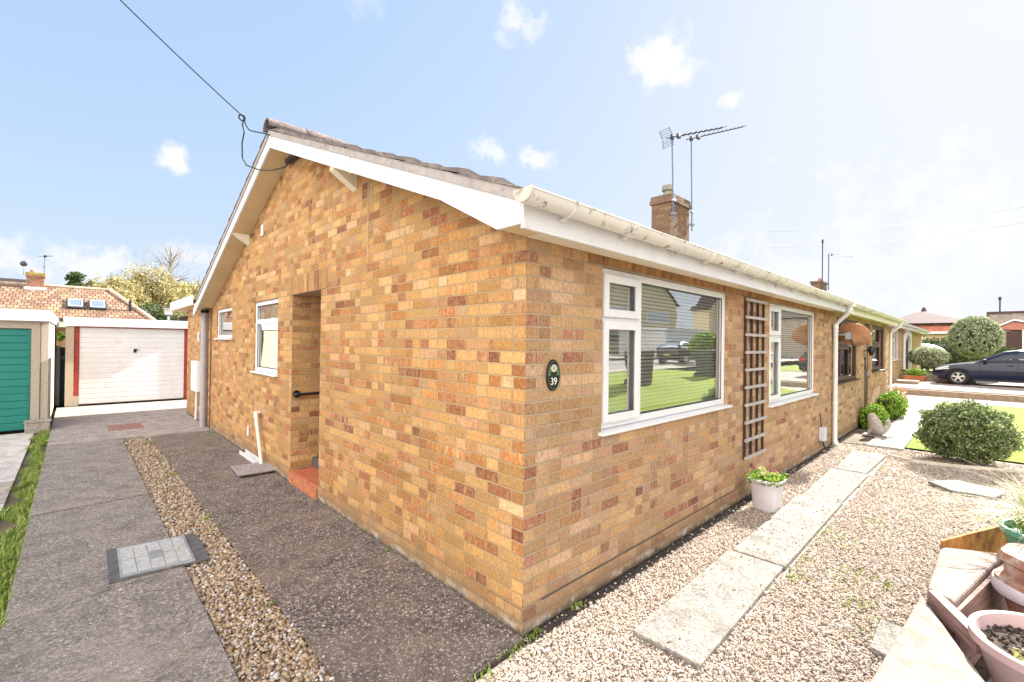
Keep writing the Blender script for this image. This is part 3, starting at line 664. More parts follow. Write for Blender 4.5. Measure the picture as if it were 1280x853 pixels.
# barge boards with the boxed foot at the front
mb = MB()
fb = [(-.2, 2.318), (-.017, 2.318), (.522, 2.597), (4.06, 3.995), (4.06, ztop(4.06)-.003), (-.2, 2.447)]
mb.prism([(-.25, y, z) for y, z in fb], (.022, 0, 0)); mb.build('bargeboard', M_white, bung)
mb = MB(); rb = [(4.0605, 3.995), (8.75, 2.14), (8.75, 2.285), (4.0605, ztop(4.06)-.003)]
mb.prism([(-.25, y, z) for y, z in rb], (.022, 0, 0)); mb.build('bargeboard', M_white, bung)
mb = MB(); mb.box(-.256, 1.83, 2.45+SL*2.03-.16, -.2505, 1.845, 2.45+SL*2.03+.0); mb.build('board_joint', simple('joint_grey', (.5, .5, .5), .6), bung)
# soffit under the overhanging verge
mb = MB(); mb.prism([(-.228, .522, 2.603), (-.228, .522, 2.615), (-.228, 4.06, 4.012), (-.228, 4.06, 4.0)], (.226, 0, 0)); mb.prism([(-.228, 4.06, 4.0), (-.228, 4.06, 4.012), (-.228, 8.36, 2.31), (-.228, 8.36, 2.298)], (.226, 0, 0))
mb.prism([(-.228, -.2, 2.322), (-.228, -.2, 2.334), (-.228, -.017, 2.334), (-.228, .52, 2.612), (-.228, .52, 2.60), (-.228, -.015, 2.322)], (.226, 0, 0))
mb.build('verge_soffit', M_cream, bung)
for y in (2.22, 5.86):                                # boxed purlin ends
    mb = MB(); zz = 2.45+SL*(y+.2)-.16 if y < 4 else 2.45+SL*(8.32-y)-.16
    mb.prism([(-.226, y, zz), (-.004, y, zz-.14), (-.004, y, zz+.04), (-.226, y, zz+.04)], (0, .10, 0)); mb.build('purlin_box', M_soffit, bung)
# front eaves: fascia, soffit, gutter
mb = MB(); mb.box(-.25, -.222, 2.292, 7.60, -.2, 2.46); mb.build('fascia', M_white, bung, bevel=.003)
mb = MB(); mb.box(-.228, -.199, 2.326, 7.60, -.001, 2.336); mb.box(-.0, -.03, 2.318, 7.6, -.010, 2.325); mb.build('soffit', M_soffit, bung)
def gutter(parent, x0, x1, y, z, r, mat, brackets, capl=True):
    mb = MB(); n = 16
    prof = [(y + r*math.cos(t), z + r*1.05*math.sin(t)) for t in np.linspace(math.pi*1.0, math.pi*2, n)]
    prof_i = [(y + (r-.004)*math.cos(t), z + (r-.004)*1.05*math.sin(t)) for t in np.linspace(math.pi*2, math.pi*1.0, n)]
    pr = prof + prof_i; mb.prism([(x0, a_, b_) for a_, b_ in pr], (x1-x0, 0, 0))
    mb.tube([(x0, y-r, z), (x1, y-r, z)], .006, 6)
    g = mb.build('gutter', mat, parent, smooth=True, angle=50)
    if capl:
        c = MB(); c.prism([(x0-.014, y+(r+.006)*math.cos(t), z+.008+(r+.006)*1.05*math.sin(t)) for t in np.linspace(math.pi, math.pi*2, n)], (.018, 0, 0)); c.build('end_cap', simple('stained_plastic', (.58, .52, .44), .6, .15, 12., dirt=((.18, .14, .09), 14., .5, .7)), g)
    for i, bx_ in enumerate(brackets):
        b = MB(); w_ = .05 if i % 2 else .028
        po = [(y + (r+.007)*math.cos(t), z + (r+.007)*1.05*math.sin(t)) for t in np.linspace(math.pi*.97, math.pi*2.03, n)]; pi_ = [(y + (r+.0005)*math.cos(t), z + (r+.0005)*1.05*math.sin(t)) for t in np.linspace(math.pi*2.03, math.pi*.97, n)]
        b.prism([(bx_, a_, b_) for a_, b_ in po+pi_], (w_, 0, 0)); b.box(bx_+w_/2-.007, y+.015, z-r*1.05-.020, bx_+w_/2+.007, y+r-.0, z-r*1.05-.004)
        b.build('bracket', mat, g, smooth=True, angle=50)
    return g
gutter(bung, -.31, 7.50, -.286, 2.455, .060, M_whited, [.02, .62, 1.30, 1.82, 2.55, 2.95, 3.75, 4.35, 5.0, 5.7, 6.3, 6.95])
mb = MB(); mb.tube([(7.53, -.286, 2.43), (7.53, -.286, 2.33), (7.55, -.26, 2.29), (7.66, -.10, 2.15), (7.68, -.055, 2.08), (7.68, -.055, .0)], .036, 12)
mb.tube([(7.53, -.286, 2.47), (7.53, -.286, 2.385)], .072, 14); mb.tube([(7.68, -.055, 2.10), (7.68, -.055, 2.02)], .043, 12); mb.tube([(7.68, -.055, 1.99), (7.68, -.055, 1.96)], .044, 12)
mb.tube([(7.68, -.055, .74), (7.68, -.055, .70)], .044, 12); mb.tube([(7.68, -.055, .06), (7.68, -.08, .0)], .043, 12)
mb.build('downpipe', M_white, bung, smooth=True)
# rear extension: low roof, fascia
mb = MB(); mb.box(-.25, 8.76, 2.40, 7.6, 11.6, 2.47); mb.build('extension_roof', M_dtile, bung)
mb = MB(); mb.box(-.262, 8.752, 2.37, -.25, 11.6, 2.56); mb.box(-.25, 11.6, 2.38, 7.6, 11.615, 2.56); mb.build('extension_fascia', M_white, bung)
mb = MB(); mb.box(-.249, 8.37, 2.362, 7.6, 11.59, 2.385); mb.build('extension_soffit', M_cream, bung)
mb = MB(); mb.tube([(-.07, 8.72, -.02), (-.07, 8.72, 2.52)], .055, 14); mb.tube([(-.07, 8.72, 2.20), (-.07, 8.72, 2.31)], .062, 14)
soil = mb.build('soil_pipe', M_grey, bung, smooth=True)
mb = MB(); mb.tube([(-.07, 8.72, 2.215), (-.07, 8.72, 2.275)], .066, 14); mb.build('pipe_collar', M_black, soil, smooth=True); mb = MB(); mb.tube([(-.07, 8.72, 2.50), (-.07, 8.72, 2.55)], .058, 14); mb.build('pipe_collar', M_black, soil, smooth=True)
mb = MB(); mb.tube([(-.018, 8.40, .0), (-.018, 8.40, 2.3), (-.05, 8.2, 2.5), (-.05, 7.9, 2.6)], .010, 6); mb.build('cable', simple('brown_cable', (.17, .08, .05), .6), bung)
mb = MB(); mb.box(-.10, 9.25, .62, -.001, 9.85, 1.25); meter = mb.build('meter_box', M_white, bung, bevel=.012)
mb = MB(); mb.box(-.106, 9.29, .66, -.1005, 9.81, 1.21); mb.build('meter_door', M_white, meter, bevel=.004)
mb = MB(); mb.tube([(-.04, 9.55, .62), (-.04, 9.62, .02)], .022, 8); mb.build('meter_conduit', M_white, bung, smooth=True)
mb = MB(); mb.box(-.012, 9.62, 1.65, -.001, 9.72, 1.85); mb.build('vent_tile', M_white, bung, bevel=.003); mb = MB(); mb.box(-.010, 5.17, 3.17, -.001, 5.28, 3.33); mb.build('vent_tile', M_white, bung, bevel=.003)
# chimney on the party wall
mb = MB(); mb.box(7.62, 2.98, 3.4, 8.50, 3.46, 4.90); mb.box(7.585, 2.945, 4.90, 8.535, 3.495, 4.98); mb.box(7.60, 2.96, 4.98, 8.52, 3.48, 5.06)
ch = mb.build('chimney', M_chim, bung)
mb = MB(); mb.prism([(7.60, 2.96, 5.061), (8.52, 2.96, 5.061), (8.52, 3.48, 5.061), (7.60, 3.48, 5.061)], (0, 0, .02)); mb.box(7.598, 2.958, 4.985, 7.78, 2.96, 5.05); mb.build('flaunching', simple('mossy_mortar', (.22, .21, .12), .95, .3, 14., bump=.8), ch)
mb = MB(); mb.lathe([(.105, 5.06), (.10, 5.22), (.085, 5.23), (.085, 5.24), (.13, 5.25), (.13, 5.36), (.0, 5.37)], (7.92, 3.22, 0), 18); mb.build('chimney_pot', simple('grey_clay_pot', (.30, .27, .23), .85, .2, 15.), ch, smooth=True)
mb = MB(); mb.tube([(8.25, 3.2, 5.06), (8.25, 3.2, 5.17), (8.25, 3.2, 5.19)], [.10, .09, .0], 14); mb.build('chimney_pot', M_terra, ch, smooth=True)

# ================================================================== ATTACHED NEIGHBOUR
nb = thing('bungalow', 'attached bungalow with dark brown windows and door beyond the white downpipe', 'house')
mb = MB(); wall_grid(mb, 'y', 0., .28, 7.63, 14.45, 0., 2.325, [(8.02, 10.05, 1.03, 2.25), (10.78, 11.60, .10, 2.25), (11.80, 13.80, 1.12, 2.25)])
mb.build('wall', brick_mat('neighbour_brick', BUFF2, mortar=(.50, .40, .28), plinth=True, seed=33), nb)
mb = MB(); mb.box(14.17, .285, 0, 14.45, 8.36, 2.33); mb.prism([(14.17, .0, 2.331), (14.17, 4.06, 4.1), (14.17, 8.36, 2.331)], (.28, 0, 0)); mb.build('wall', M_gable, nb)
mb = MB(); mb.box(7.65, .35, -.01, 14.1, 8.2, .2); mb.box(7.65, 3.2, .21, 14.1, 3.25, 2.3); mb.build('floor', M_void, nb)
mb = MB(); mb.box(7.65, .285, 2.34, 14.1, 8.0, 2.37); mb.build('ceiling', M_void, nb)
mb = tiled_slope(7.61, 14.75, -.27, 4.06, zf, 1); mb2 = tiled_slope(7.61, 14.75, 8.40, 4.06, zr, -1); mb.add(mb2.v, mb2.f); rf = mb.build('roof', M_tile, nb)
mb = MB()
for i in range(16):
    x = 7.63 + i*.445; mb.prism([(x, 4.06+.13*math.cos(t), 4.235+.10*math.sin(t)) for t in np.linspace(-.25, math.pi+.25, 12)], (.44, 0, 0))
mb.build('ridge_tile', M_tile, rf)
mb = MB(); mb.box(7.605, -.222, 2.292, 14.75, -.2, 2.46); mb.build('fascia', simple('cream_fascia', (.76, .72, .60), .5, .04), nb)
mb = MB(); mb.box(7.605, -.199, 2.326, 14.75, -.001, 2.336); mb.build('soffit', M_cream, nb)
gutter(nb, 7.56, 14.8, -.286, 2.452, .056, M_whited, [8.4, 9.3, 10.2, 11.1, 12.0, 12.9, 13.8], False)
mb = MB(); mb.tube([(14.35, -.286, 2.43), (14.35, -.26, 2.3), (14.35, -.06, 2.1), (14.35, -.06, 0)], .034, 10); mb.build('downpipe', M_white, nb, smooth=True)
w = casement_window(nb, 'y', 0., 8.023, 10.047, 1.05, 2.247, 9.20, 1.70, M_glass_far, M_brown)
mb = MB(); mb.box(8.55, .03, 1.1, 8.60, .09, 2.2); mb.build('mullion', M_brown, w)
w = casement_window(nb, 'y', 0., 11.803, 13.797, 1.14, 2.247, 13.0, 1.75, M_glass_far, M_brown)
mb = MB(); mb.box(8.0, .18, 1.0, 10.1, .19, 2.2); mb.box(11.8, .18, 1.1, 13.8, .19, 2.2); mb.build('net_curtain', simple('grey_net', (.22, .23, .25), .9), nb)
mb = MB(); mb.box(10.785, .05, .12, 11.595, .10, 2.245); d_ = mb.build('door', M_brown, nb); mb = MB(); mb.box(10.95, .044, 1.2, 11.45, .049, 2.0); mb.build('door_glass', M_glass_far, d_); mb = MB(); mb.box(11.48, .02, 1.02, 11.53, .049, 1.14); mb.build('handle', M_steel, d_)
mb = MB(); mb.box(10.7, -.35, -.02, 11.7, .28, .09); mb.build('door_step', M_conc_l, nb)
mb = MB(); mb.tube([(10.6, -.02, 1.62), (10.6, -.09, 1.64), (10.6, -.14, 1.62)], .012, 6); mb.lathe([(.03, -.16), (.075, -.02), (.06, .02), (.02, .05)], (10.6, -.15, 1.68), 10); mb.build('porch_lantern', M_black, nb, smooth=True)

# second pair of bungalows beyond the drive
nb2 = thing('bungalow', 'farther bungalow with white windows and arched porch beyond the parked blue car', 'house')
GZ = .2
mb = MB(); wall_grid(mb, 'y', .9, .28, 22.0, 27.4, GZ-.2, 2.62, [(23.7, 25.5, 1.15, 2.5)]); mb.build('wall', M_tanb, nb2)
mb = MB(); mb.box(22.0, 1.185, 0, 22.28, 9.0, 2.62); mb.prism([(22.0, .9, 2.621), (22.0, 5.0, 4.3), (22.0, 9.0, 2.621)], (.28, 0, 0)); mb.box(27.4, 2.2, 0, 36.5, 2.45, 2.62); mb.build('wall', M_tanb, nb2)
mb = MB(); mb.box(30.5, .9, 0, 36.5, 1.15, 2.62); mb.build('wall', M_tanb, nb2)
mb = MB(); mb.prism([(21.75, .55, 2.70), (21.75, .55, 2.80), (21.75, 5.0, 4.55), (21.75, 5.0, 4.45)], (15, 0, 0)); mb.prism([(21.75, 9.4, 2.70), (21.75, 9.4, 2.80), (21.75, 5.0, 4.55), (21.75, 5.0, 4.45)], (15, 0, 0)); mb.build('roof', M_tile, nb2)
mb = MB(); mb.box(21.75, .60, 2.55, 36.75, .62, 2.72); mb.box(21.73, .6, 2.62, 21.75, 9.2, 2.74); mb.box(21.75, .62, 2.6, 36.75, .90, 2.615); mb.build('fascia', M_white, nb2)
gutter(nb2, 21.7, 36.8, .54, 2.72, .055, M_whited, [23., 25., 27.], True)
casement_window(nb2, 'y', .9, 23.71, 25.49, 1.165, 2.495, 24.3, 2.0, M_glass_far)
mb = MB(); mb.box(23.6, 1.12, 1.1, 25.6, 1.13, 2.5); mb.build('net_curtain', simple('white_net', (.6, .6, .6), .9), nb2)
mb = MB(); mb.tube([(22.5, .54, 2.68), (22.5, .8, 2.45), (22.5, .84, 2.3), (22.5, .84, .2)], .036, 10); mb.build('downpipe', M_white, nb2, smooth=True); mb = MB(); mb.tube([(26.9, .54, 2.68), (26.9, .84, 2.3), (26.9, .84, .2)], .036, 10); mb.build('downpipe', M_white, nb2, smooth=True)
mb = MB()                                             # white arched porch front
arch = [(27.5, .85, .2), (27.5, .85, 2.55), (30.4, .85, 2.55), (30.4, .85, .2), (30.1, .85, .2)] + [(28.95+1.15*math.cos(t), .85, 1.75+.6*math.sin(t)) for t in np.linspace(0, math.pi, 14)] + [(27.8, .85, .2)]
mb.prism(arch, (0, .12, 0)); mb.build('porch_arch', M_white, nb2)
mb = MB(); mb.box(27.9, 2.15, .3, 28.8, 2.19, 2.3); mb.box(29.0, 2.15, .9, 30.0, 2.19, 2.2); mb.build('porch_door', M_brown, nb2)
mb = MB(); mb.box(27.3, 4.3, 4.2, 28.5, 4.8, 5.2); mb.box(27.25, 4.25, 5.2, 28.55, 4.85, 5.30); c_ = mb.build('chimney', M_chim, nb2)
mb = MB(); mb.lathe([(.1, 5.3), (.09, 5.5), (.0, 5.5)], (27.9, 4.5, 0), 12); mb.build('chimney_pot', M_terra, c_)

# ================================================================== AERIALS, CABLE, DISH
def aerial(name, label, base, top, boom_to, n_el, el_len, reflector, mat=M_dark, r=.016, group=None):
    t = thing(name, label, 'aerial', base, group)
    mb = MB(); mb.tube([base, top], r, 8); mb.build('mast', simple('blue_grey_mast', (.12, .17, .27), .5, .1, metal=.3), t, smooth=True)
    T = Vector(top); B = Vector(boom_to); d = (B-T).normalized(); side = d.cross(Vector((0, 0, 1))).normalized()
    S = T - d*.22
    mb = MB(); mb.tube([S, B], .011, 6); mb.box(T.x-.03, T.y-.03, T.z-.05, T.x+.03, T.y+.03, T.z+.05); mb.build('boom', mat, t)
    for i in range(n_el):
        mb = MB(); p = T + (B-T)*(.16 + .84*i/(n_el-1)); mb.tube([p-side*el_len*.5, p+side*el_len*.5], .008, 5)
        q = p + Vector((0, 0, .012)); mb.box(q.x-.014, q.y-.014, q.z-.01, q.x+.014, q.y+.014, q.z+.018); mb.build('director', mat, t)
    mb = MB(); p = T + (B-T)*.12; mb.box(p.x-.05, p.y-.03, p.z-.045, p.x+.05, p.y+.03, p.z+.045)
    mb.build('dipole_box', mat, t)
    if reflector:
        mb = MB(); up = side.cross(d)
        for sg in (1, -1):
            for k in range(4):
                c0 = S + d*.05 + up*(sg*.045*(k+1)) - d*(.045*k*.4) ; mb.tube([c0-side*.15, c0+side*.15], .005, 5)
            for q in (-.12, .12): mb.tube([S + d*.05 + side*q, S + d*.05 + side*q + up*(sg*.18) - d*.05], .005, 5)
        mb.build('reflector', mat, t)
    mb = MB(); mb.tube([(base[0]-.05, base[1]+.02, base[2]+.15), (base[0]+.05, base[1]-.02, base[2]+.15)], .03, 8); mb.tube([(base[0]-.05, base[1], base[2]+.45), (base[0]+.05, base[1], base[2]+.45)], .03, 8); mb.build('clamp', M_steel, t)
    return t
aerial('tv_aerial', 'left of two rooftop aerials on near chimney, with lattice reflector', (7.60, 2.92, 4.45), (7.50, 2.92, 6.26), (9.4, 2.60, 7.00), 9, .22, True, group='aerials on the near chimney')
aerial('tv_aerial', 'right of two rooftop aerials on near chimney, on the taller straight mast', (8.58, 2.95, 4.40), (8.50, 2.95, 6.56), (10.9, 2.65, 7.55), 11, .18, False, group='aerials on the near chimney')
aerial('tv_aerial', 'tiny aerial with straight boom on the far chimney beyond the brown windows', (28.6, 4.25, 4.9), (28.6, 4.25, 6.9), (31.4, 3.7, 7.1), 8, .2, False, r=.03)
t = thing('pole_aerial', 'thin straight whip mast beside the far chimney above the white gutter', 'aerial', (27.2, 4.3, 5.3)); mb = MB(); mb.tube([(27.2, 4.25, 4.9), (27.2, 4.25, 7.4)], .028, 6); mb.build('mast', M_dark, t); mb = MB(); mb.tube([(27.2, 4.25, 7.3), (27.2, 4.25, 7.5)], .05, 6); mb.build('tip', M_dark, t)

ov = thing('overhead_cable', 'black overhead service cable looping down to the gable apex', 'cable', (-.3, 4.45, 4.4))
def sag(a_, b_, s, n=16): 
    a_, b_ = Vector(a_), Vector(b_); return [a_.lerp(b_, i/n) - Vector((0, 0, s*4*(i/n)*(1-i/n))) for i in range(n+1)]
mb = MB(); mb.tube(sag((-.42, 4.52, 4.46), (-4.4, 4.0, 7.4), .15), .007, 6); mb.build('span_wire', M_black, ov)
mb = MB(); mb.tube([(-.42, 4.52, 4.46), (-.40, 4.50, 4.36), (-.37, 4.47, 4.30), (-.33, 4.40, 4.27), (-.29, 4.20, 4.20), (-.262, 4.02, 4.13)], .008, 6)
mb.tube([(-.42, 4.50, 4.44), (-.43, 4.53, 4.36), (-.41, 4.52, 4.28), (-.40, 4.66, 4.18), (-.38, 4.72, 4.02), (-.36, 4.60, 3.90), (-.28, 4.36, 3.80), (-.18, 4.20, 3.78), (-.08, 4.02, 3.80), (-.05, 3.86, 3.87)], .008, 6)
mb.build('loop_wire', M_black, ov)
mb = MB(); mb.tube([(-.435+.035*math.cos(t), 4.53, 4.45+.035*math.sin(t)) for t in np.linspace(0, 2*math.pi, 14)], .009, 6); mb.box(-.08, 3.72, 3.85, -.02, 4.05, 3.90); mb.build('clamp', M_black, ov)
mb = MB(); mb.box(-.262, 3.98, 4.03, -.251, 4.03, 4.13); mb.build('cleat', M_white, ov)
fw_ = thing('overhead_wire', 'thin pale overhead wires crossing the white sky at right', 'cable', (20, 6, 9)); mb = MB()
for k, dz in enumerate((0, .9)): mb.tube(sag((26, 6.5, 7.2+dz), (45, -9, 11.4+dz), .8), .010, 5)
mb.build('wire', simple('pale_wire', (.2, .2, .22), .6), fw_)

t = thing('satellite_dish', 'brown oval satellite dish bracketed to the brown windowed bungalow', 'satellite dish', (7.95, -.3, 1.95))
nrm = Vector((.80, -.52, .30)).normalized(); sx = Vector((0, 0, 1)).cross(nrm).normalized(); sy = nrm.cross(sx); c0 = Vector((7.95, -.255, 1.925)); mb = MB()
V = []; rings = 9; seg = 36
for layer in (0, -.012):
    for i in range(rings+1):
        q = i/rings
        for j in range(seg):
            an = 2*math.pi*j/seg; V.append(c0 + sx*(.32*q*math.cos(an)) + sy*(.21*q*math.sin(an)) + nrm*(.075*q*q - .06 + layer))
k2 = (rings+1)*seg
Fs = [(i*seg+j, (i+1)*seg+j, (i+1)*seg+(j+1) % seg, i*seg+(j+1) % seg) for i in range(rings) for j in range(seg)]
Fs += [tuple(x+k2 for x in f[::-1]) for f in Fs] + [(rings*seg+j, k2+rings*seg+j, k2+rings*seg+(j+1) % seg, rings*seg+(j+1) % seg) for j in range(seg)]
mb.add(V, Fs); mb.build('reflector', M_dish, t, smooth=True)
bk = c0 - nrm*.09; mb = MB(); mb.tube([(7.80, -.01, 1.92), (7.80, -.14, 1.92), bk], .018, 8); mb.box(7.74, -.03, 1.82, 7.86, -.004, 2.02); mb.box(bk.x-.05, bk.y-.04, bk.z-.06, bk.x+.05, bk.y+.04, bk.z+.06); mb.build('bracket', M_steel, t, smooth=True, angle=30)
mb = MB(); p1 = c0 - sy*.20 - nrm*.02; p2 = c0 + nrm*.36 - sy*.12; mb.tube([bk, p1 - nrm*.03, p1 + nrm*.05 - sy*.03, p2], .012, 8); mb.tube([p2, p2 - nrm*.1 + sy*.02], .032, 10); mb.build('receiver_arm', M_dark, t, smooth=True)

# ================================================================== THINGS ON THE FRONT WALL
t = thing('house_number_plaque', 'black oval house number plaque on brick beside front corner', 'plaque', (.238, -.003, 1.505)); mb = MB()
def oval(cx, cz, rx, rz, y0, y1, n=36):
    return [(cx+rx*math.cos(2*math.pi*i/n), y0, cz+rz*math.sin(2*math.pi*i/n)) for i in range(n)], (0, y1-y0, 0)
mb.prism(*oval(.238, 1.505, .063, .098, -.004, -.016)); mb.build('plate', simple('black_enamel', (.01, .011, .013), .15, .05), t, bevel=.004)
mb = MB(); n = 40
for i in range(n):
    a0, a1 = 2*math.pi*i/n, 2*math.pi*(i+1)/n
    mb.prism([(.238+.053*math.cos(a0), -.0165, 1.505+.086*math.sin(a0)), (.238+.053*math.cos(a1), -.0165, 1.505+.086*math.sin(a1)), (.238+.0555*math.cos(a1), -.0165, 1.505+.0885*math.sin(a1)), (.238+.0555*math.cos(a0), -.0165, 1.505+.0885*math.sin(a0))], (0, -.001, 0))
mb.build('rim_line', simple('plaque_rim', (.10, .12, .10), .4), t)
cu = bpy.data.curves.new('number', 'FONT'); cu.body = '39'; cu.size = .062; cu.align_x = 'CENTER'; cu.extrude = .0008
tmp = bpy.data.objects.new('number', cu); COL.objects.link(tmp); dg = bpy.context.evaluated_depsgraph_get(); me = bpy.data.meshes.new_from_object(tmp.evaluated_get(dg)); bpy.data.objects.remove(tmp)
me.transform(Matrix.Translation((.0, -.0142, -.058)) @ Matrix.Rotation(R(90), 4, 'X')); me.materials.clear(); me.materials.append(simple('plaque_white', (.75, .76, .72), .4)); o = bpy.data.objects.new('number', me); COL.objects.link(o); o.parent = t
mb = MB()
for k in range(7):
    an = 2*math.pi*k/7; cx, cz = .238+.017*math.cos(an), 1.548+.015*math.sin(an); mb.prism([(cx+.011*math.cos(q), -.0165, cz+.009*math.sin(q)) for q in np.linspace(0, 2*math.pi, 9)[:-1]], (0, -.002, 0))
mb.build('flower_emblem', simple('plaque_cream', (.72, .74, .60), .4), t)
mb = MB()
for s_ in (-1, 1):
    for k in range(3):
        cx, cz = .238+s_*(.030+.004*k), 1.545-.018*k; mb.prism([(cx-.008*s_, -.0165, cz-.004), (cx+.006*s_, -.0165, cz+.012), (cx+.008*s_, -.0165, cz-.002)], (0, -.0015, 0))
mb.build('leaf_emblem', simple('plaque_leaf', (.22, .36, .14), .4), t)

t = thing('trellis', 'narrow wooden trellis fixed to brick between the two front windows', 'trellis', (3.77, -.02, .43))
for x in (3.47, 3.665, 3.86, 4.055):
    mb = MB(); mb.box(x-.011, -.030, .44, x+.011, -.010, 2.235); mb.build('upright', M_wooddark, t)
for i in range(10):
    z = .46+i*.195; mb = MB(); mb.box(3.43, -.052, z-.015, 4.10, -.0305, z+.015); mb.build('rail', simple('pale_grey_timber', (.43, .39, .38), .75, .15, 25., bump=.3), t)
t = thing('socket_box', 'small grey outdoor socket box low on brick beside the white downpipe', 'socket box', (6.9, -.03, .25)); mb = MB(); mb.box(6.80, -.09, .18, 6.93, -.004, .40); mb.build('box', simple('grey_enclosure', (.50, .53, .60), .4, .03), t, bevel=.01)
mb = MB(); mb.tube([(6.86, -.03, .40), (6.87, -.015, .55), (6.86, -.012, .62)], .008, 6); mb.tube([(6.86, -.05, .18), (6.88, -.06, .10), (7.0, -.1, .005)], .013, 6); mb.build('lead', M_black, t)

def flower_pot():
    t = thing('planter_pot', 'pale fluted plastic pot of pansies standing against the front wall', 'plant pot', (3.40, -.30, 0)); c = (3.40, -.27, 0)
    mb = MB(); n = 48; prof = [(.0, .0), (.138, .0), (.146, .02), (.172, .18), (.198, .29), (.208, .30), (.208, .325), (.186, .325), (.182, .29), (0, .288)]
    k = 0; V = []; Fs = []
    for i, (r, h) in enumerate(prof):
        for j in range(n):
            an = 2*math.pi*(j+.5)/n; q = max(abs(math.cos(an)), abs(math.sin(an))); sq = 1/(.45+.55*q)*.86
            fl = 1 + (.012*math.cos(an*24) if 1 < i < 5 else 0); V.append((c[0]+r*sq*fl*math.cos(an), c[1]+r*sq*fl*math.sin(an)*.92, h-.015))
    for i in range(len(prof)-1):
        for j in range(n): Fs.append((i*n+j, i*n+(j+1) % n, (i+1)*n+(j+1) % n, (i+1)*n+j))
    mb.add(V, Fs); mb.build('pot', simple('pale_lilac_plastic', (.62, .60, .64), .45, .03), t, smooth=True, angle=60)
    mb = MB(); mb.lathe([(0, .285), (.19, .28)], c, 20); mb.build('soil', M_soil, t)
    P = np.column_stack([c[0]+RNG.uniform(-.19, .19, 420), c[1]+RNG.uniform(-.16, .16, 420), .28+RNG.uniform(0, .07, 420)]); V, Fq = leaves(P, 420, .022, .6, .4); raw('foliage', V, Fq, M_leaf_bright, t)
    for (dx, dy, h, m) in [(-.13, .0, .375, M_petal_y), (.03, .05, .37, M_petal_y), (.02, -.05, .35, M_petal_y), (.14, -.02, .355, M_petal_p), (-.10, .11, .42, M_petal_p)]:
        P = np.array([c[0]+dx, c[1]+dy, h]) + RNG.normal(0, .013, (22, 3)); V, Fq = leaves(P, 22, .016, .9); raw('flower', V, Fq, m, t)
        mb = MB(); mb.tube([(c[0]+dx*.8, c[1]+dy, .28), (c[0]+dx, c[1]+dy, h)], .003, 4); mb.build('stem', M_leaf_bright, t)
flower_pot()

# ================================================================== THINGS ON THE DRIVE
t = thing('manhole_cover', 'pale recessed manhole cover framed in dark mortar in the side path', 'manhole cover', (-1.42, 2.62, 0))
mb = MB(); mb.prism([(-1.705, 2.325, .002), (-1.125, 2.275, .002), (-1.11, 2.66, .002), (-1.13, 2.91, .002), (-1.695, 3.0, .002)], (0, 0, .006)); mb.build('surround', simple('dark_mortar', (.115, .112, .118), .9, .2, 12., bump=.3), t)
mb = MB(); q0, qx, qy = Vector((-1.645, 2.355, .009)), Vector((.435, -.055, 0)), Vector((.012, .60, 0))
mb.prism([q0, q0+qx, q0+qx+qy, q0+qy], (0, 0, .007)); mb.build('frame', simple('weathered_steel', (.36, .37, .38), .5, .15, 20., metal=.3), t)
mb = MB()
for i in range(5):
    for j in range(2):
        a0 = q0 + qx*(.04+i*.186) + qy*(.05+j*.46); b0 = qx*.176; c0_ = qy*.44; a0.z += .0075; mb.prism([a0, a0+b0, a0+b0+c0_, a0+c0_], (0, 0, .004 + .0006*((i+j) % 3)))
mb.build('tray', simple('pale_inset_concrete', (.46, .47, .48), .8, .15, 25., bump=.4, dirt=((.33, .33, .27), 22., .46, .70)), t)
mb = MB(); a0 = q0+qx*.42+qy*.34; a0.z += .0125; mb.prism([a0, a0+qx*.18, a0+qx*.18+qy*.26, a0+qy*.26], (0, 0, .004)); mb.build('lifting_key', simple('grey_plate', (.25, .26, .28), .5), t)

t = thing('drain_grating', 'grey slatted timber drain cover lying by the side wall', 'drain cover', (-.22, 4.72, 0))
for i in range(6):
    mb = MB(); y0 = 4.44+i*.085; mb.prism([(-.43+.004*i, y0+.01, .03), (-.012, y0-.01, .03), (-.012, y0+.058, .03), (-.43+.004*i, y0+.078, .03)], (0, 0, .022)); mb.build('slat', M_wood, t, bevel=.004)
mb = MB(); mb.box(-.40, 4.45, .0, -.37, 4.94, .03); mb.box(-.07, 4.45, .0, -.04, 4.94, .03); mb.build('bearer', M_wooddark, t)
t = thing('waste_pipe', 'white waste pipe leaning out of the side wall above drain cover', 'pipe', (-.05, 5.0, 0)); mb = MB(); mb.tube([(-.005, 5.19, .685), (-.05, 5.19, .685), (-.062, 5.18, .66), (-.075, 4.84, .05), (-.075, 4.83, .03)], .022, 10); mb.tube([(-.05, 5.195, .70), (-.066, 5.165, .62)], .029, 10); mb.build('pipe', simple('cream_pipe', (.72, .67, .56), .45, .05), t, smooth=True)
t = thing('gully_channel', 'short white plastic channel lying along foot of the side wall', 'channel', (-.05, 5.4, 0)); mb = MB(); mb.box(-.11, 4.98, .005, -.02, 5.82, .015); mb.box(-.11, 4.98, .015, -.10, 5.82, .06); mb.box(-.03, 4.98, .015, -.02, 5.82, .06); mb.build('channel', M_white, t)
t = thing('wall_clip', 'short white pipe stub on the side wall above the channel', 'pipe', (-.01, 5.75, .3)); mb = MB(); mb.tube([(-.02, 5.72, .28), (-.02, 5.72, .42)], .014, 8); mb.build('stub', M_white, t)

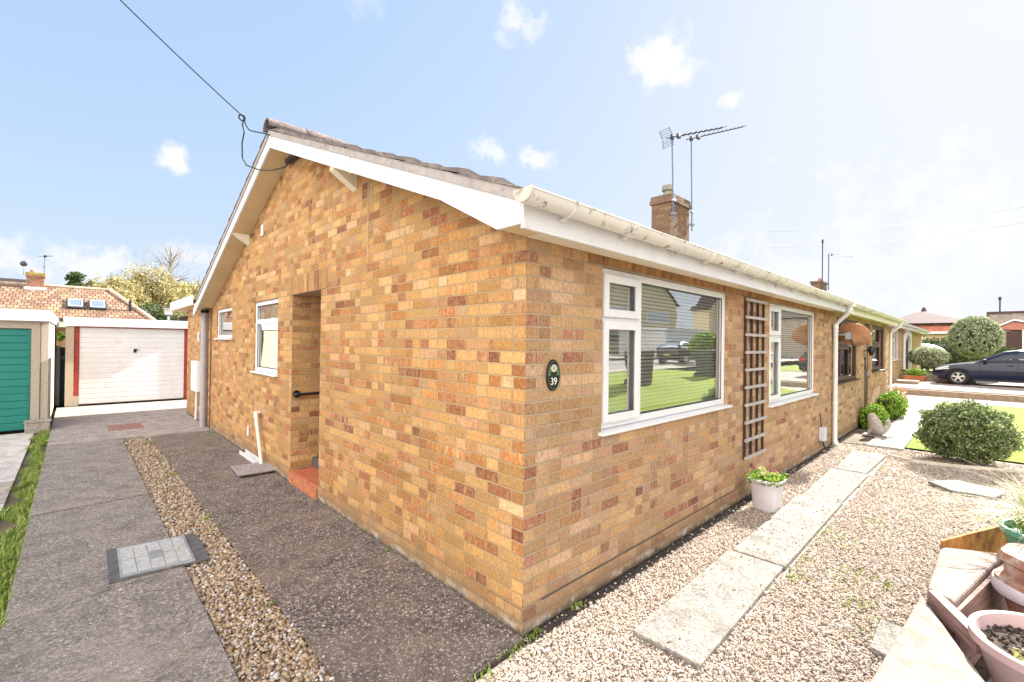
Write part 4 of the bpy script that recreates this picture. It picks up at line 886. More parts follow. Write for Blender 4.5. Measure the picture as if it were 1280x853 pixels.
# ================================================================== GARAGES, FENCE, BACK
def up_over_door(parent, x0, x1, z0, z1, y, n, mat):
    mb = MB(); h = (z1-z0)/n
    for i in range(n):
        a_ = z0+i*h; mb.prism([(x0, y, a_), (x0, y+.02, a_), (x0, y+.02, a_+h), (x0, y, a_+h), (x0, y-.012, a_+h-.014), (x0, y-.012, a_+.014)], (x1-x0, 0, 0))
    return mb.build('garage_door', mat, parent)
ga = thing('garage', 'flat roofed garage with white up-and-over door at the end of the drive', 'garage', (-.7, 13.8, 0))
mb = MB(); mb.box(-2.05, 13.8, 0, -1.90, 19, 2.0); mb.box(.46, 13.8, 0, .75, 19, 2.0); mb.box(-1.9, 18.8, 0, .46, 19, 2.0); mb.box(-1.899, 13.83, 0, -1.805, 13.93, .248); mb.build('wall', M_render, ga)
mb = MB(); mb.box(-1.90, 13.83, .25, -1.805, 13.93, 1.98); mb.box(.352, 13.83, 0, .46, 13.93, 1.98); mb.box(-1.90, 13.83, 1.972, .46, 13.93, 2.0); mb.build('door_frame', M_redpaint, ga)
gd = up_over_door(ga, -1.80, .347, .03, 1.968, 13.86, 15, M_white)
mb = MB(); mb.box(-.755, 13.83, 1.33, -.695, 13.853, 1.42); mb.tube([(-.725, 13.845, 1.40), (-.725, 13.80, 1.40), (-.66, 13.80, 1.40)], .012, 6); mb.build('handle', M_black, gd)
mb = MB(); mb.box(-2.08, 13.70, 1.99, .80, 13.74, 2.20); mb.box(-2.09, 13.74, 2.10, .80, 19, 2.205); mb.build('fascia', M_white, ga, bevel=.006)
mb = MB(); mb.box(-2.05, 13.76, 2.005, .76, 18.95, 2.095); mb.build('roof', M_void, ga)

gb = thing('garage', 'pebbledashed garage with teal ribbed door at the left edge', 'garage', (-3.7, 10.3, 0))
mb = MB(); mb.box(-2.465, 10.3, 0, -2.24, 15.5, 1.99); mb.box(-5.2, 10.3, 0, -4.95, 15.5, 1.99); mb.box(-4.95, 10.3, 1.86, -2.466, 10.5, 1.99); mb.build('wall', M_render, gb)
mb = MB(); mb.box(-2.35, 10.29, .0, -2.343, 10.299, 1.98); mb.build('panel_joint', M_joint, gb)
up_over_door(gb, -4.94, -2.475, .0, 1.855, 10.36, 14, M_teal)
mb = MB(); mb.box(-2.505, 10.32, 0, -2.468, 10.345, 1.86); mb.build('door_frame', simple('dark_green_frame', (.02, .16, .13), .4), gb)
mb = MB(); mb.box(-5.3, 10.2, 1.995, -2.22, 10.235, 2.20); mb.box(-5.3, 10.235, 2.0, -2.20, 15.6, 2.19); mb.build('fascia', M_white, gb, bevel=.006)

t = thing('fence_panel', 'dark weathered fence panel in the gap between the two garages', 'fence', (-2.14, 14.4, 0))
mb = MB()
for i in range(5): mb.box(-2.75+i*.15, 14.4+.008*(i % 2), 0, -2.604+i*.15, 14.42+.008*(i % 2), 1.45)
mb.build('boards', simple('dark_fence_board', (.05, .055, .075), .85, .25, 12.), t); mb = MB(); mb.box(-2.8, 14.38, 1.15, -2.0, 14.398, 1.23); mb.build('rail', simple('grey_fence_rail', (.13, .14, .16), .8), t)
mb = MB(); mb.tube([(-2.19, 14.3, 0), (-2.19, 14.3, 1.5)], .05, 8); mb.build('post', simple('grey_post', (.30, .32, .36), .8), t)
t = thing('concrete_block', 'low pale concrete block at the foot of the teal garage', 'block', (-2.33, 10.6, 0)); mb = MB(); mb.box(-2.52, 10.05, -.05, -2.20, 10.28, .15); mb.build('block', M_conc_nl, t, bevel=.01); mb = MB(); mb.box(-2.535, 10.035, .151, -2.185, 10.295, .185); mb.build('cap', M_conc_nl, t, bevel=.008)

# tiled house behind
hb = thing('house', 'house behind the garages with mottled red tiled roof and two skylights', 'house', (-6, 30, 0))
mb = MB(); mb.box(-16, 28.9, 0, .6, 35, 2.6); mb.build('wall', M_redb, hb)
def uvquad(name, pts, mat, parent, us, vs):
    mb = MB(); mb.add(pts, [tuple(range(len(pts)))]); o = mb.build(name, mat, parent); l = o.data.uv_layers.new(name='UV')
    for i, (a_, b_) in enumerate(zip(us, vs)): l.data[i].uv = (a_, b_)
    return o
RZ = lambda y: 2.62 + (y-28.5)*(4.36-2.62)/3.5
rf = uvquad('roof', [(-17, 28.5, 2.62), (1.15, 28.5, 2.62), (-.5, 32, 4.36), (-17, 32, 4.36)], M_rtile, hb, (-17, 1.15, -.5, -17), (0, 0, 3.9, 3.9))
uvquad('roof', [(1.15, 28.5, 2.62), (1.15, 35.5, 2.62), (-.5, 32, 4.36)], M_rtile, hb, (0, 7, 3.5), (0, 0, 2.4)); uvquad('roof', [(1.15, 35.5, 2.62), (-17, 35.5, 2.62), (-17, 32, 4.36), (-.5, 32, 4.36)], M_rtile, hb, (0, 18, 18, 1.6), (0, 0, 3.9, 3.9))
mb = MB(); mb.tube([(1.17, 28.48, 2.64), (-.5, 32, 4.40)], .10, 8); mb.tube([(-.5, 32, 4.38), (-17, 32, 4.38)], .10, 8); mb.build('ridge_tile', simple('ridge_clay', (.46, .36, .28), .9, .2, 6.), rf)
mb = MB(); mb.box(-17, 28.44, 2.48, 1.2, 28.49, 2.62); mb.build('gutter', M_dark, hb); mb = MB(); mb.box(-17, 28.5, 2.2, 1.1, 28.55, 2.47); mb.build('fascia', M_white, hb)
for (xa, xb) in ((-2.14, -1.60), (-1.33, -.76)):
    mb = MB(); ya, yb = 29.55, 30.35; mb.prism([(xa-.06, ya-.06, RZ(ya-.06)+.03), (xb+.06, ya-.06, RZ(ya-.06)+.03), (xb+.06, yb+.06, RZ(yb+.06)+.03), (xa-.06, yb+.06, RZ(yb+.06)+.03)], (0, -.03, .07)); s_ = mb.build('skylight', M_dark, hb)
    mb = MB(); mb.prism([(xa, ya, RZ(ya)+.11), (xb, ya, RZ(ya)+.11), (xb, yb, RZ(yb)+.11), (xa, yb, RZ(yb)+.11)], (0, -.006, .012)); mb.build('skylight_glass', simple('sky_glass', (.15, .20, .28), .08, .05, spec=1.), s_)
    mb = MB()
    for a0, b0, c0_, d0 in ((xa, xb, ya, ya+.07), (xa, xb, yb-.07, yb), (xa, xa+.05, ya, yb), (xb-.05, xb, ya, yb)): mb.prism([(a0, c0_, RZ(c0_)+.125), (b0, c0_, RZ(c0_)+.125), (b0, d0, RZ(d0)+.125), (a0, d0, RZ(d0)+.125)], (0, -.01, .02))
    mb.build('skylight_frame', simple('pale_grey_frame', (.55, .56, .58), .5), s_)
mb = MB(); mb.tube([(.22, 29.6, RZ(29.6)-.1), (.22, 29.6, RZ(29.6)+.55)], .06, 8); mb.build('vent_pipe', M_black, hb)
mb = MB(); mb.box(-3.66, 31.6, 4.0, -3.04, 32.3, 4.78); mb.box(-3.70, 31.56, 4.78, -3.0, 32.34, 4.86); c_ = mb.build('chimney', M_redb, hb)
mb = MB(); mb.box(-3.70, 31.56, 4.862, -3.0, 32.34, 4.98); mb.build('lichen_cap', simple('yellow_lichen', (.36, .30, .08), .95, .3, 9., bump=.5), c_); mb = MB(); mb.lathe([(.13, 4.98), (.11, 5.14), (0, 5.15)], (-3.45, 31.9, 0), 12); mb.build('chimney_pot', M_terra, c_)
mb = MB(); mb.box(-3.75, 31.5, 4.10, -2.95, 31.58, 4.25); mb.build('flashing', M_white, c_)
mb = MB(); mb.prism([(-17, 36, 4.2), (-4.0, 36, 4.2), (-4.0, 38, 5.05), (-17, 38, 5.05)], (0, 0, .1)); t = thing('house', 'dark purple tiled roof peeping over the red tiled house at far left', 'house', (-10, 38, 0)); mb.build('roof', M_dtile, t); mb = MB(); mb.box(-16, 37, 0, -5, 40, 4.2); mb.build('wall', M_redb, t)
aerial('tv_aerial', 'small aerial on the lichened chimney of the red tiled house', (-3.05, 31.9, 4.9), (-3.05, 31.9, 5.9), (-2.75, 31.9, 5.95), 4, .3, False, r=.02)
t = thing('satellite_dish', 'tiny dark dish on a pole above the lichened chimney', 'satellite dish', (-3.85, 31.9, 4.9)); mb = MB(); mb.tube([(-3.78, 31.9, 4.85), (-3.78, 31.9, 5.35)], .02, 6); mb.build('mast', M_steel, t); mb = MB(); mb.lathe([(0, 0), (.10, .02), (.14, .05), (.10, .03), (0, .01)], (-3.78, 31.85, 5.42), 14, 'y'); mb.build('reflector', M_dark, t)
# small roofs right of the white garage
t = thing('house', 'distant low dark roof showing just past the white garage fascia', 'house', (3, 34, 0)); mb = MB(); mb.prism([(1.8, 34, 2.7), (6.5, 34, 2.7), (4.4, 34, 3.55)], (0, 6, 0)); mb.build('roof', M_dtile, t); mb = MB(); mb.box(2.0, 34.1, 0, 6.3, 39.9, 2.69); mb.build('wall', M_tanb, t)
t = thing('flue_cowl', 'white boxy flue cowl on grey stalk in front of the yellow trees', 'flue', (2.3, 36, 0)); mb = MB(); mb.tube([(2.62, 36, 0), (2.62, 36, 3.5)], .06, 8); mb.build('stalk', simple('pale_flue', (.6, .6, .6), .6), t); mb = MB(); mb.box(2.42, 35.8, 3.3, 2.82, 36.2, 3.68); mb.box(2.38, 35.76, 3.69, 2.86, 36.24, 3.74); mb.build('cowl', M_white, t)

# trees behind
def limbs(mb, base, top, r, n, spread, zf0=.35):
    base, top = Vector(base), Vector(top); mb.tube([base, base.lerp(top, .5) + Vector((random.uniform(-.1, .1), 0, 0)), top], [r, r*.7, r*.25], 8)
    for i in range(n):
        s = base.lerp(top, random.uniform(zf0, .85)); d = Vector((random.uniform(-1, 1), random.uniform(-1, 1), random.uniform(.3, 1.1))).normalized()*spread*random.uniform(.5, 1.)
        m_ = s + d*.5 + Vector((0, 0, .1)); mb.tube([s, m_, s+d], [r*.35, r*.22, r*.07], 5)
        for _ in range(2):
            d2 = (d + Vector((random.uniform(-1, 1), random.uniform(-1, 1), random.uniform(-.2, 1)))*spread*.5)*.6; mb.tube([m_, m_+d2*.6, m_+d2], [r*.16, r*.1, r*.04], 4)
def tree(label, x, y, h, rad, mat, nleaf, lsize, clumps, group=None, zc=.62, trunk=True):
    t = thing('tree', label, 'tree', (x, y, 0), group)
    mb = MB(); limbs(mb, (x, y, -.1), (x, y, h*.85), .16, 12, rad*.8); mb.build('trunk', M_bark, t, smooth=True)
    pts = []
    for k in range(clumps):
        d = Vector((random.gauss(0, 1), random.gauss(0, 1), random.gauss(0, .8))).normalized()*random.uniform(.25, .85)
        c = (x+d.x*rad, y+d.y*rad, h*zc + d.z*h*(1-zc)*.9); cr = rad*random.uniform(.22, .42)
        pts.append(blobpts(nleaf//clumps, c, (cr, cr, cr*.85), .8, 2.5, .5, seed=k*3.1+x))
    P = np.concatenate(pts); V, Fq = leaves(P, len(P), lsize, .6); raw('crown', V, Fq, mat, t); return t
tree('round yellow-green tree behind the hipped end of red tiled roof', 0.3, 44, 7.3, 2.3, M_leaf_willow, 11000, .085, 34, 'pale trees behind the houses')
tree('broad straw-yellow tree, tallest crown behind the white garage', 3.4, 46, 8.6, 2.7, M_leaf_willow, 15000, .09, 40, 'pale trees behind the houses')
tree('pale yellow tree touching the bungalow bargeboard at its right', 6.2, 48, 8.3, 2.4, M_leaf_willow, 11000, .09, 34, 'pale trees behind the houses')
tree('low green bush-like tree under the yellow trees beside the flue cowl', 2.4, 40, 4.4, 2.0, M_leaf_conifer, 6000, .08, 24)
tree('dark green conifer-like tree rising behind the red tiled ridge', -2.0, 45, 7.6, 1.4, M_leaf_conifer, 9000, .09, 26)
tree('small dark green tree just right of the lichened chimney', -.6, 46, 7.1, 1.0, M_leaf_conifer, 5000, .09, 18)
tree('green garden shrub glimpsed above the dark fence panel', -2.4, 18, 2.15, .55, M_leaf_bright, 1500, .05, 12)
t = thing('tree', 'bare leafless tree standing above the yellow trees', 'tree', (4.2, 50, 0)); mb = MB(); limbs(mb, (4.2, 50, 0), (4.4, 50, 10.2), .14, 26, 2.0, .5)
for i in range(60):
    p = Vector((4.3+random.gauss(0, 1.3), 50+random.gauss(0, .8), random.uniform(7.8, 9.6))); mb.tube([p, p+Vector((random.uniform(-.4, .4), 0, random.uniform(.3, 1.0)))], [.018, .006], 4)
mb.build('trunk', M_twig, t)

# ================================================================== PLANTS
def shrub(name, label, cat, c, r, mat, n, size, amp=.18, freq=2.4, seed=0., flat=None, core=.8, shell=.25, group=None, trunk_z=None, gf=4.):
    t = thing(name, label, cat, (c[0], c[1], 0), group)
    blob_core(c, r, core, freq, amp, seed).build('inner_growth', M_core, t)
    P = blobpts(n, c, r, shell, freq, amp, flat, seed); Q = blobpts(n//9, c, [q*1.03 for q in r], .12, freq*3, amp, flat, seed+5); P = np.concatenate([P, Q]); P = P[np.array([mnoise.noise(Vector((p[0]*gf, p[1]*gf, p[2]*gf+seed))) for p in P]) > -.20 - .25*RNG.random(len(P))]; V, Fq = leaves(P, len(P), size, .55, .3); raw('foliage', V, Fq, mat, t)
    if trunk_z is not None: mb = MB(); mb.tube([(c[0], c[1], trunk_z), (c[0]+.03, c[1], c[2])], .07, 8); mb.tube([(c[0], c[1]+.1, trunk_z), (c[0]-.05, c[1]+.3, c[2])], .04, 6); mb.build('trunk', M_bark, t)
    return t
shrub('rounded_shrub', 'clipped mound of dense green shrub at edge of gravel and lawn', 'shrub', (7.88, -1.66, .43), (.60, .53, .43), M_leaf_box, 38000, .016, .30, 3.2, 1.3, .03, .78, .32, gf=9.)
shrub('topiary_tree', 'big round clipped tree behind the dark blue car', 'tree', (31.0, -1.50, 2.30), (1.0, 1.0, 1.05), M_leaf_top, 16000, .045, .06, 3., 4., None, .88, .16, trunk_z=.2)
shrub('umbrella_shrub', 'small spreading shrub on bare stem in front of white car', 'shrub', (28.5, .10, 1.28), (.75, .78, .46), M_leaf_top, 9000, .035, .22, 2.8, 7., None, .82, .3, trunk_z=.2)
shrub('wall_bush', 'bright green bush nearer along the brown windowed bungalow wall', 'bush', (10.35, -.22, .22), (.42, .24, .26), M_leaf_bright, 5000, .024, .3, 2.6, 9., -.02, .75, .4, 'bright bushes along the wall')
shrub('wall_bush', 'bright green bush farther along the wall beside door, near orange flowers', 'bush', (12.6, -.25, .27), (.60, .30, .33), M_leaf_bright, 6000, .026, .3, 2.6, 12., -.02, .75, .4, 'bright bushes along the wall')
t = thing('flower_clump', 'clump of orange flowers at far end of the brown windowed bungalow', 'flowers', (14.2, -.2, 0)); P = blobpts(900, (14.2, -.22, .25), (.35, .22, .30), .9, 2., .3, -.02); V, Fq = leaves(P, len(P), .025); raw('foliage', V, Fq, M_leaf_bright, t); P = blobpts(190, (14.2, -.22, .42), (.38, .25, .26), .6, 2., .3); V, Fq = leaves(P, len(P), .03, .9); raw('petals', V, Fq, M_petal_o, t)
shrub('background_hedge', 'dark hedge behind the round topiary and white car', 'hedge', (45.0, 1.0, 1.0), (1.5, 5., 1.5), M_leaf_conifer, 9000, .09, .2, 2., 3., None, .85, .3)

# stone animal ornament
t = thing('garden_ornament', 'small weathered stone animal ornament on path by the bright bush', 'ornament', (9.25, -.42, 0)); mb = MB()
def skin(pts, edges, radii, name, mat, parent, levels=2):
    me = bpy.data.meshes.new(name); off = Vector(parent.location); me.from_pydata([tuple(Vector(p)-off) for p in pts], edges, []); me.materials.append(mat)
    o = bpy.data.objects.new(name, me); COL.objects.link(o); o.parent = parent
    m_ = o.modifiers.new('skin', 'SKIN'); sv = me.skin_vertices[0].data if me.skin_vertices else None
    if sv is None:
        bm = bmesh.new(); bm.from_mesh(me); bm.verts.layers.skin.verify(); bm.to_mesh(me); bm.free(); sv = me.skin_vertices[0].data
    for s_, r_ in zip(sv, radii): s_.radius = (r_, r_)
    sv[0].use_root = True
    o.modifiers.new('sub', 'SUBSURF').levels = levels; o.modifiers['sub'].render_levels = levels; return o
ox, oy = 9.25, -.42
skin([(ox, oy, .16), (ox-.02, oy+.02, .27), (ox-.03, oy+.06, .36), (ox-.03, oy+.13, .36), (ox+.02, oy-.12, .13), (ox+.03, oy-.19, .22), (ox+.02, oy-.16, .33), (ox-.04, oy+.09, .10), (ox-.04, oy+.11, .02), (ox+.05, oy+.07, .10), (ox+.05, oy+.09, .02), (ox+.05, oy-.06, .03), (ox-.05, oy-.06, .03), (ox-.045, oy+.05, .43), (ox+.0, oy+.05, .43)],
     [(0, 1), (1, 2), (2, 3), (0, 4), (4, 5), (5, 6), (0, 7), (7, 8), (0, 9), (9, 10), (0, 11), (0, 12), (2, 13), (2, 14)],
     [.11, .085, .075, .035, .07, .05, .045, .04, .045, .04, .045, .06, .06, .02, .02], 'animal_body', simple('ornament_stone', (.42, .38, .34), .9, .2, 25., bump=.5), t)
mb = MB(); mb.box(ox-.14, oy-.26, -.0, ox+.14, oy+.2, .025); mb.build('base', M_conc_l, t)

# edging board, loose flagstone, hose
t = thing('edging_strip', 'thin pale timber edging strip half buried in gravel beside the mound shrub', 'edging', (7.3, -1.4, 0)); mb = MB()
P = [(7.32, -.82), (7.18, -1.12), (7.28, -1.62), (7.55, -2.14), (7.75, -2.6)]
for (xa, ya), (xb, yb) in zip(P[:-1], P[1:]): mb.prism([(xa, ya, -.03), (xb, yb, -.03), (xb+.022, yb, -.03), (xa+.022, ya, -.03)], (0, 0, .06))
mb.build('board', simple('pale_edging', (.55, .50, .42), .8, .1, 10.), t)
t = thing('flagstone', 'loose pale flagstone lying flat in gravel before the mound shrub', 'stone', (5.9, -1.65, 0)); mb = MB(); mb.prism([(5.90, -1.37, -.02), (5.60, -1.60, -.02), (5.62, -1.95, -.02), (6.05, -2.05, -.02), (6.25, -1.62, -.02)], (0, 0, .045)); mb.build('slab', M_conc_l, t, bevel=.008)
t = thing('flagstone', 'small buried flagstone corner beside the raised stone planter', 'stone', (1.6, -1.5, 0)); mb = MB(); mb.prism([(1.75, -1.42, -.02), (1.35, -1.42, -.02), (1.3, -1.62, -.02), (1.7, -1.62, -.02)], (0, 0, .035)); mb.build('slab', M_conc_l, t, bevel=.006)

# ================================================================== RAISED PLANTER with pots
rp = thing('raised_planter', 'bleached stone and brown timber raised planter at lower right corner', 'planter', (1.3, -1.8, 0))
mb = MB(); mb.prism([(1.355, -1.635, .335), (.883, -1.80, .335), (.62, -1.90, .335), (-.1, -2.0, .335), (-.1, -1.545, .335), (.345, -1.555, .335)], (0, 0, .065)); mb.build('coping', M_slabstone, rp, bevel=.014)
mb = MB(); mb.prism([(1.33, -1.655, 0), (.88, -1.78, 0), (.6, -1.88, 0), (-.05, -1.95, 0), (-.05, -1.575, 0), (.34, -1.58, 0)], (0, 0, .333)); mb.build('support_wall', M_slabstone, rp)
mb = MB(); mb.prism([(1.300, -1.660, .375), (1.325, -1.70, .375), (.975, -1.875, .375), (.925, -1.838, .375)], (0, 0, .066)); mb.build('rail', M_board, rp, bevel=.004); mb = MB(); mb.prism([(1.302, -1.664, .442), (1.325, -1.70, .442), (.975, -1.875, .442), (.930, -1.843, .442)], (0, 0, .009)); mb.build('rail_lit_top', M_grain, rp, bevel=.003)  # rail's sunlit top and shaded side painted as a pale and a dark timber
mb = MB(); mb.prism([(1.335, -1.660, .37), (2.06, -1.675, .37), (2.22, -1.95, .37), (1.25, -1.765, .37)], (0, 0, .08)); mb.build('coping', M_slabstone, rp, bevel=.012)
mb = MB(); mb.prism([(1.38, -1.67, 0), (2.02, -1.69, 0), (2.18, -1.93, 0), (1.31, -1.765, 0)], (0, 0, .368)); mb.build('support_wall', M_board, rp)
mb = MB(); mb.prism([(1.255, -1.768, .02), (2.20, -1.955, .02), (2.20, -1.975, .02), (1.25, -1.785, .02)], (0, 0, .395)); mb.build('inner_board', M_board, rp)
mb = MB(); mb.prism([(2.062, -1.683, .30), (3.1, -2.11, .30), (3.12, -2.09, .30), (2.075, -1.672, .30)], (0, 0, .185)); mb.build('edging_plate', M_rust, rp)
mb = MB(); mb.prism([(.6, -1.9, .0), (1.25, -1.79, .0), (2.2, -1.98, .0), (3.0, -2.1, 0), (3.0, -3, 0), (.2, -3, 0)], (0, 0, .06)); mb.build('soil', M_soil, rp)
def pot(name, label, c, prof, mat, squash=1., soil_z=None, soil_r=None, fl=0, nf=0):
    t = thing(name, label, 'plant pot', (c[0], c[1], 0)); mb = MB(); mb.lathe(prof, (c[0], c[1], 0), 40, 'z', squash, fl, nf); mb.build('pot', mat, t, smooth=True, angle=35)
    if soil_z:
        n = 900; a_ = RNG.uniform(0, 2*math.pi, n); r_ = soil_r*np.sqrt(RNG.random(n)); P = np.column_stack([c[0]+r_*np.cos(a_), c[1]+r_*np.sin(a_), soil_z+RNG.uniform(-.012, .014, n)])
        mb = MB(); mb.lathe([(0, soil_z), (soil_r, soil_z)], (c[0], c[1], 0), 24); mb.build('soil', M_soil, t)
        stones(P, .008, .02, 'soil_clod', M_soil, t)
    return t
_ico = None
def ico():
    global _ico
    if _ico is None:
        bm = bmesh.new(); bmesh.ops.create_icosphere(bm, subdivisions=1, radius=1.); bm.verts.ensure_lookup_table()
        _ico = (np.array([v.co[:] for v in bm.verts]), np.array([[v.index for v in f.verts] for f in bm.faces])); bm.free()
    return _ico
def stones(P, smin, smax, name, mat, parent=None, flat=.65):
    bv, bf = ico(); n = len(P); nv = len(bv)
    s = RNG.uniform(smin, smax, (n, 1))*np.column_stack([RNG.uniform(.8, 1.25, n), RNG.uniform(.6, 1.0, n), RNG.uniform(.45, .8, n)])*.5
    an = RNG.uniform(0, 2*math.pi, n); ca, sa = np.cos(an), np.sin(an)
    V = bv[None]*(1 + RNG.uniform(-.22, .22, (n, nv, 1)))*s[:, None, :]
    tl = RNG.normal(0, .35, (n, 1)); z0 = V[..., 2] + V[..., 0]*tl
    X = V[..., 0]*ca[:, None] - V[..., 1]*sa[:, None]; Y = V[..., 0]*sa[:, None] + V[..., 1]*ca[:, None]
    V = np.stack([X, Y, z0], -1) + P[:, None, :]
    Fq = (bf[None] + (np.arange(n)*nv)[:, None, None]).reshape(-1, 3); return raw(name, V.reshape(-1, 3), Fq, mat, parent, True)
bowl = pot('bowl_planter', 'faded mauve bowl of dark soil nearest in the bottom right corner', (1.00, -2.10), [(.0, .18), (.17, .18), (.22, .30), (.265, .44), (.285, .45), (.285, .485), (.262, .485), (.25, .45), (.24, .40)], M_pinkpot, 1., .43, .25)
P = np.column_stack([1.0-.13+RNG.normal(0, .028, 160), -2.1+.10+RNG.normal(0, .028, 160), .44+RNG.uniform(0, .025, 160)]); V, Fq = leaves(P, len(P), .010, .6); raw('seedling', V, Fq, M_leaf_twig, bowl)
pot('wall_pot', 'weathered terracotta pot with moulded face behind the mauve bowl', (1.75, -2.13), [(0, .1), (.12, .1), (.16, .26), (.20, .42), (.225, .44), (.225, .49), (.19, .50), (.19, .56), (.215, .58), (.20, .62), (0, .6)], M_terra, 1., None, None, .03, 7)
mb = MB(); mb.lathe([(.195, .40), (.235, .41), (.245, .44), (.235, .47), (.195, .47)], (1.75, -2.13, 0), 36)
t2 = [o for o in bpy.data.objects if o.name.startswith('wall_pot')][0]; mb.build('rim', simple('pale_lilac_rim', (.62, .56, .60), .6, .08), t2, smooth=True)
gp = pot('grass_pot', 'green glazed pot of straw coloured grass on top of the planter', (2.35, -2.17), [(0, .38), (.16, .38), (.20, .46), (.225, .56), (.24, .57), (.24, .60), (.22, .60), (.21, .56), (0, .55)], M_greenpot)
def blades(parent, c, n, L, spread, mat, name='blades', w=.004):
    V = []; Fs = []
    for i in range(n):
        az = random.uniform(0, 2*math.pi); lean = random.uniform(.15, 1.)*spread; l = L*random.uniform(.5, 1.1); p0 = Vector(c) + Vector((random.gauss(0, .06), random.gauss(0, .06), 0)); d = Vector((math.cos(az), math.sin(az), 0)); s_ = Vector((-d.y, d.x, 0))*w
        k = len(V)
        for q in range(6):
            u = q/5; p = p0 + d*(lean*l*u*u*1.1 + .1*l*u) + Vector((0, 0, l*(u*.95 - u*u*lean*.75))); ww = (1-u*.85); V += [p - s_*ww, p + s_*ww]
        Fs += [(k+2*q, k+2*q+1, k+2*q+3, k+2*q+2) for q in range(5)]
    return raw(name, np.array([tuple(v) for v in V]), np.array(Fs), mat, parent)
blades(gp, (2.35, -2.15, .56), 230, .62, 1.25, M_leaf_twig, 'grass'); blades(gp, (2.33, -2.12, .56), 170, .42, 1.2, M_leaf_weed, 'grass')

# ================================================================== GRAVEL STONES, WEEDS
def in_rect(n, x0, x1, y0, y1): return np.column_stack([RNG.uniform(x0, x1, n), RNG.uniform(y0, y1, n)])
n = 15000; Pxy = in_rect(n, -1.28, -.935, .1, 8.2); k = RNG.random(n) < np.clip(1.25 - Pxy[:, 1]/9., .25, 1); Pxy = Pxy[k]
P = np.column_stack([Pxy, -.022+RNG.uniform(-.004, .016, len(Pxy))]); struct(stones(P, .014, .034, 'gravel_stones', M_stone_drive), 'stuff')
sp_ = in_rect(220, -1.55, -.6, .2, 7.5); P = np.column_stack([sp_, np.full(220, .004)]); struct(stones(P, .008, .02, 'loose_stones', M_stone_drive), 'stuff')
n = 210000; Pxy = in_rect(n, -.93, 8.2, -2.6, -.012); dist = np.hypot(Pxy[:, 0]+1.9, Pxy[:, 1]+1.86)
k = RNG.random(n) < np.clip(2.2/(dist-.2), .10, .85)
k &= ~((Pxy[:, 0] > .49) & (Pxy[:, 0] < 7.33) & (Pxy[:, 1] < -.41) & (Pxy[:, 1] > -.825))
k &= ~((Pxy[:, 0] > 0) & (Pxy[:, 1] > -.085) & (RNG.random(n) < .93)); k &= ~((Pxy[:, 0] < .0) & (Pxy[:, 1] > -.05 - .06*(-Pxy[:, 0])/.93 - .02)); k &= ~((Pxy[:, 0] < 2.3) & (Pxy[:, 1] < -1.58) & (Pxy[:, 0] > -.1))
Pxy = Pxy[k]; P = np.column_stack([Pxy, -.016+RNG.uniform(-.004, .012, len(Pxy))]); struct(stones(P, .009, .021, 'gravel_stones', M_stone_front), 'stuff')
sp_ = in_rect(240, .5, 7.3, -.83, -.41); P = np.column_stack([sp_, np.full(240, .022)]); struct(stones(P, .006, .02, 'loose_stones', M_stone_front), 'stuff')
sp_ = in_rect(160, -.9, -.02, .0, 1.6); sp_ = sp_[RNG.random(160) < np.clip(1-sp_[:, 1]/1.6, 0, 1)]; P = np.column_stack([sp_, np.full(len(sp_), .004)]); struct(stones(P, .006, .018, 'loose_stones', M_stone_front), 'stuff')
sp_ = in_rect(1200, .0, 7.4, -2.6, -.03); P = np.column_stack([sp_, np.full(len(sp_), -.008)]); struct(stones(P, .022, .036, 'larger_stones', M_stone_front), 'stuff')
# grass strip by the drive
def tufts(P, L, w, mat, name, lean=.5):
    n = len(P); az = RNG.uniform(0, 2*math.pi, n); d = np.column_stack([np.cos(az), np.sin(az), np.zeros(n)]); s_ = np.column_stack([-d[:, 1], d[:, 0], np.zeros(n)])*w
    l = (L*RNG.uniform(.4, 1.2, n))[:, None]; up = np.array([0, 0, 1.]); ln = RNG.uniform(.1, 1, (n, 1))*lean
    m_ = P + up*l*.6 + d*l*ln*.35; t_ = P + up*l*(1-.35*ln) + d*l*ln
    V = np.stack([P-s_, P+s_, m_+s_*.7, m_-s_*.7, t_], 1).reshape(-1, 3); i = np.arange(n)*5
    Fq = np.concatenate([np.column_stack([i, i+1, i+2]), np.column_stack([i, i+2, i+3]), np.column_stack([i+3, i+2, i+4])]); return struct(raw(name, V, Fq, mat), 'stuff')
n = 26000; Pxy = in_rect(n, -2.62, -2.19, .5, 10.1); wv = np.array([mnoise.noise(Vector((x*3, y*1.5, 0))) for x, y in Pxy]); wid = np.array([mnoise.noise(Vector((5., y*2.2, 2.))) for x, y in Pxy])
k = (wv > -.30) & (Pxy[:, 0] > -2.19-.14-.2*wid); Pxy = Pxy[k]; tufts(np.column_stack([Pxy, np.full(len(Pxy), -.055)]), .085, .005, M_leaf_weed, 'grass_strip', 1.1)
P = np.column_stack([in_rect(400, -2.6, -2.2, .5, 10), np.full(400, -.05)]); 
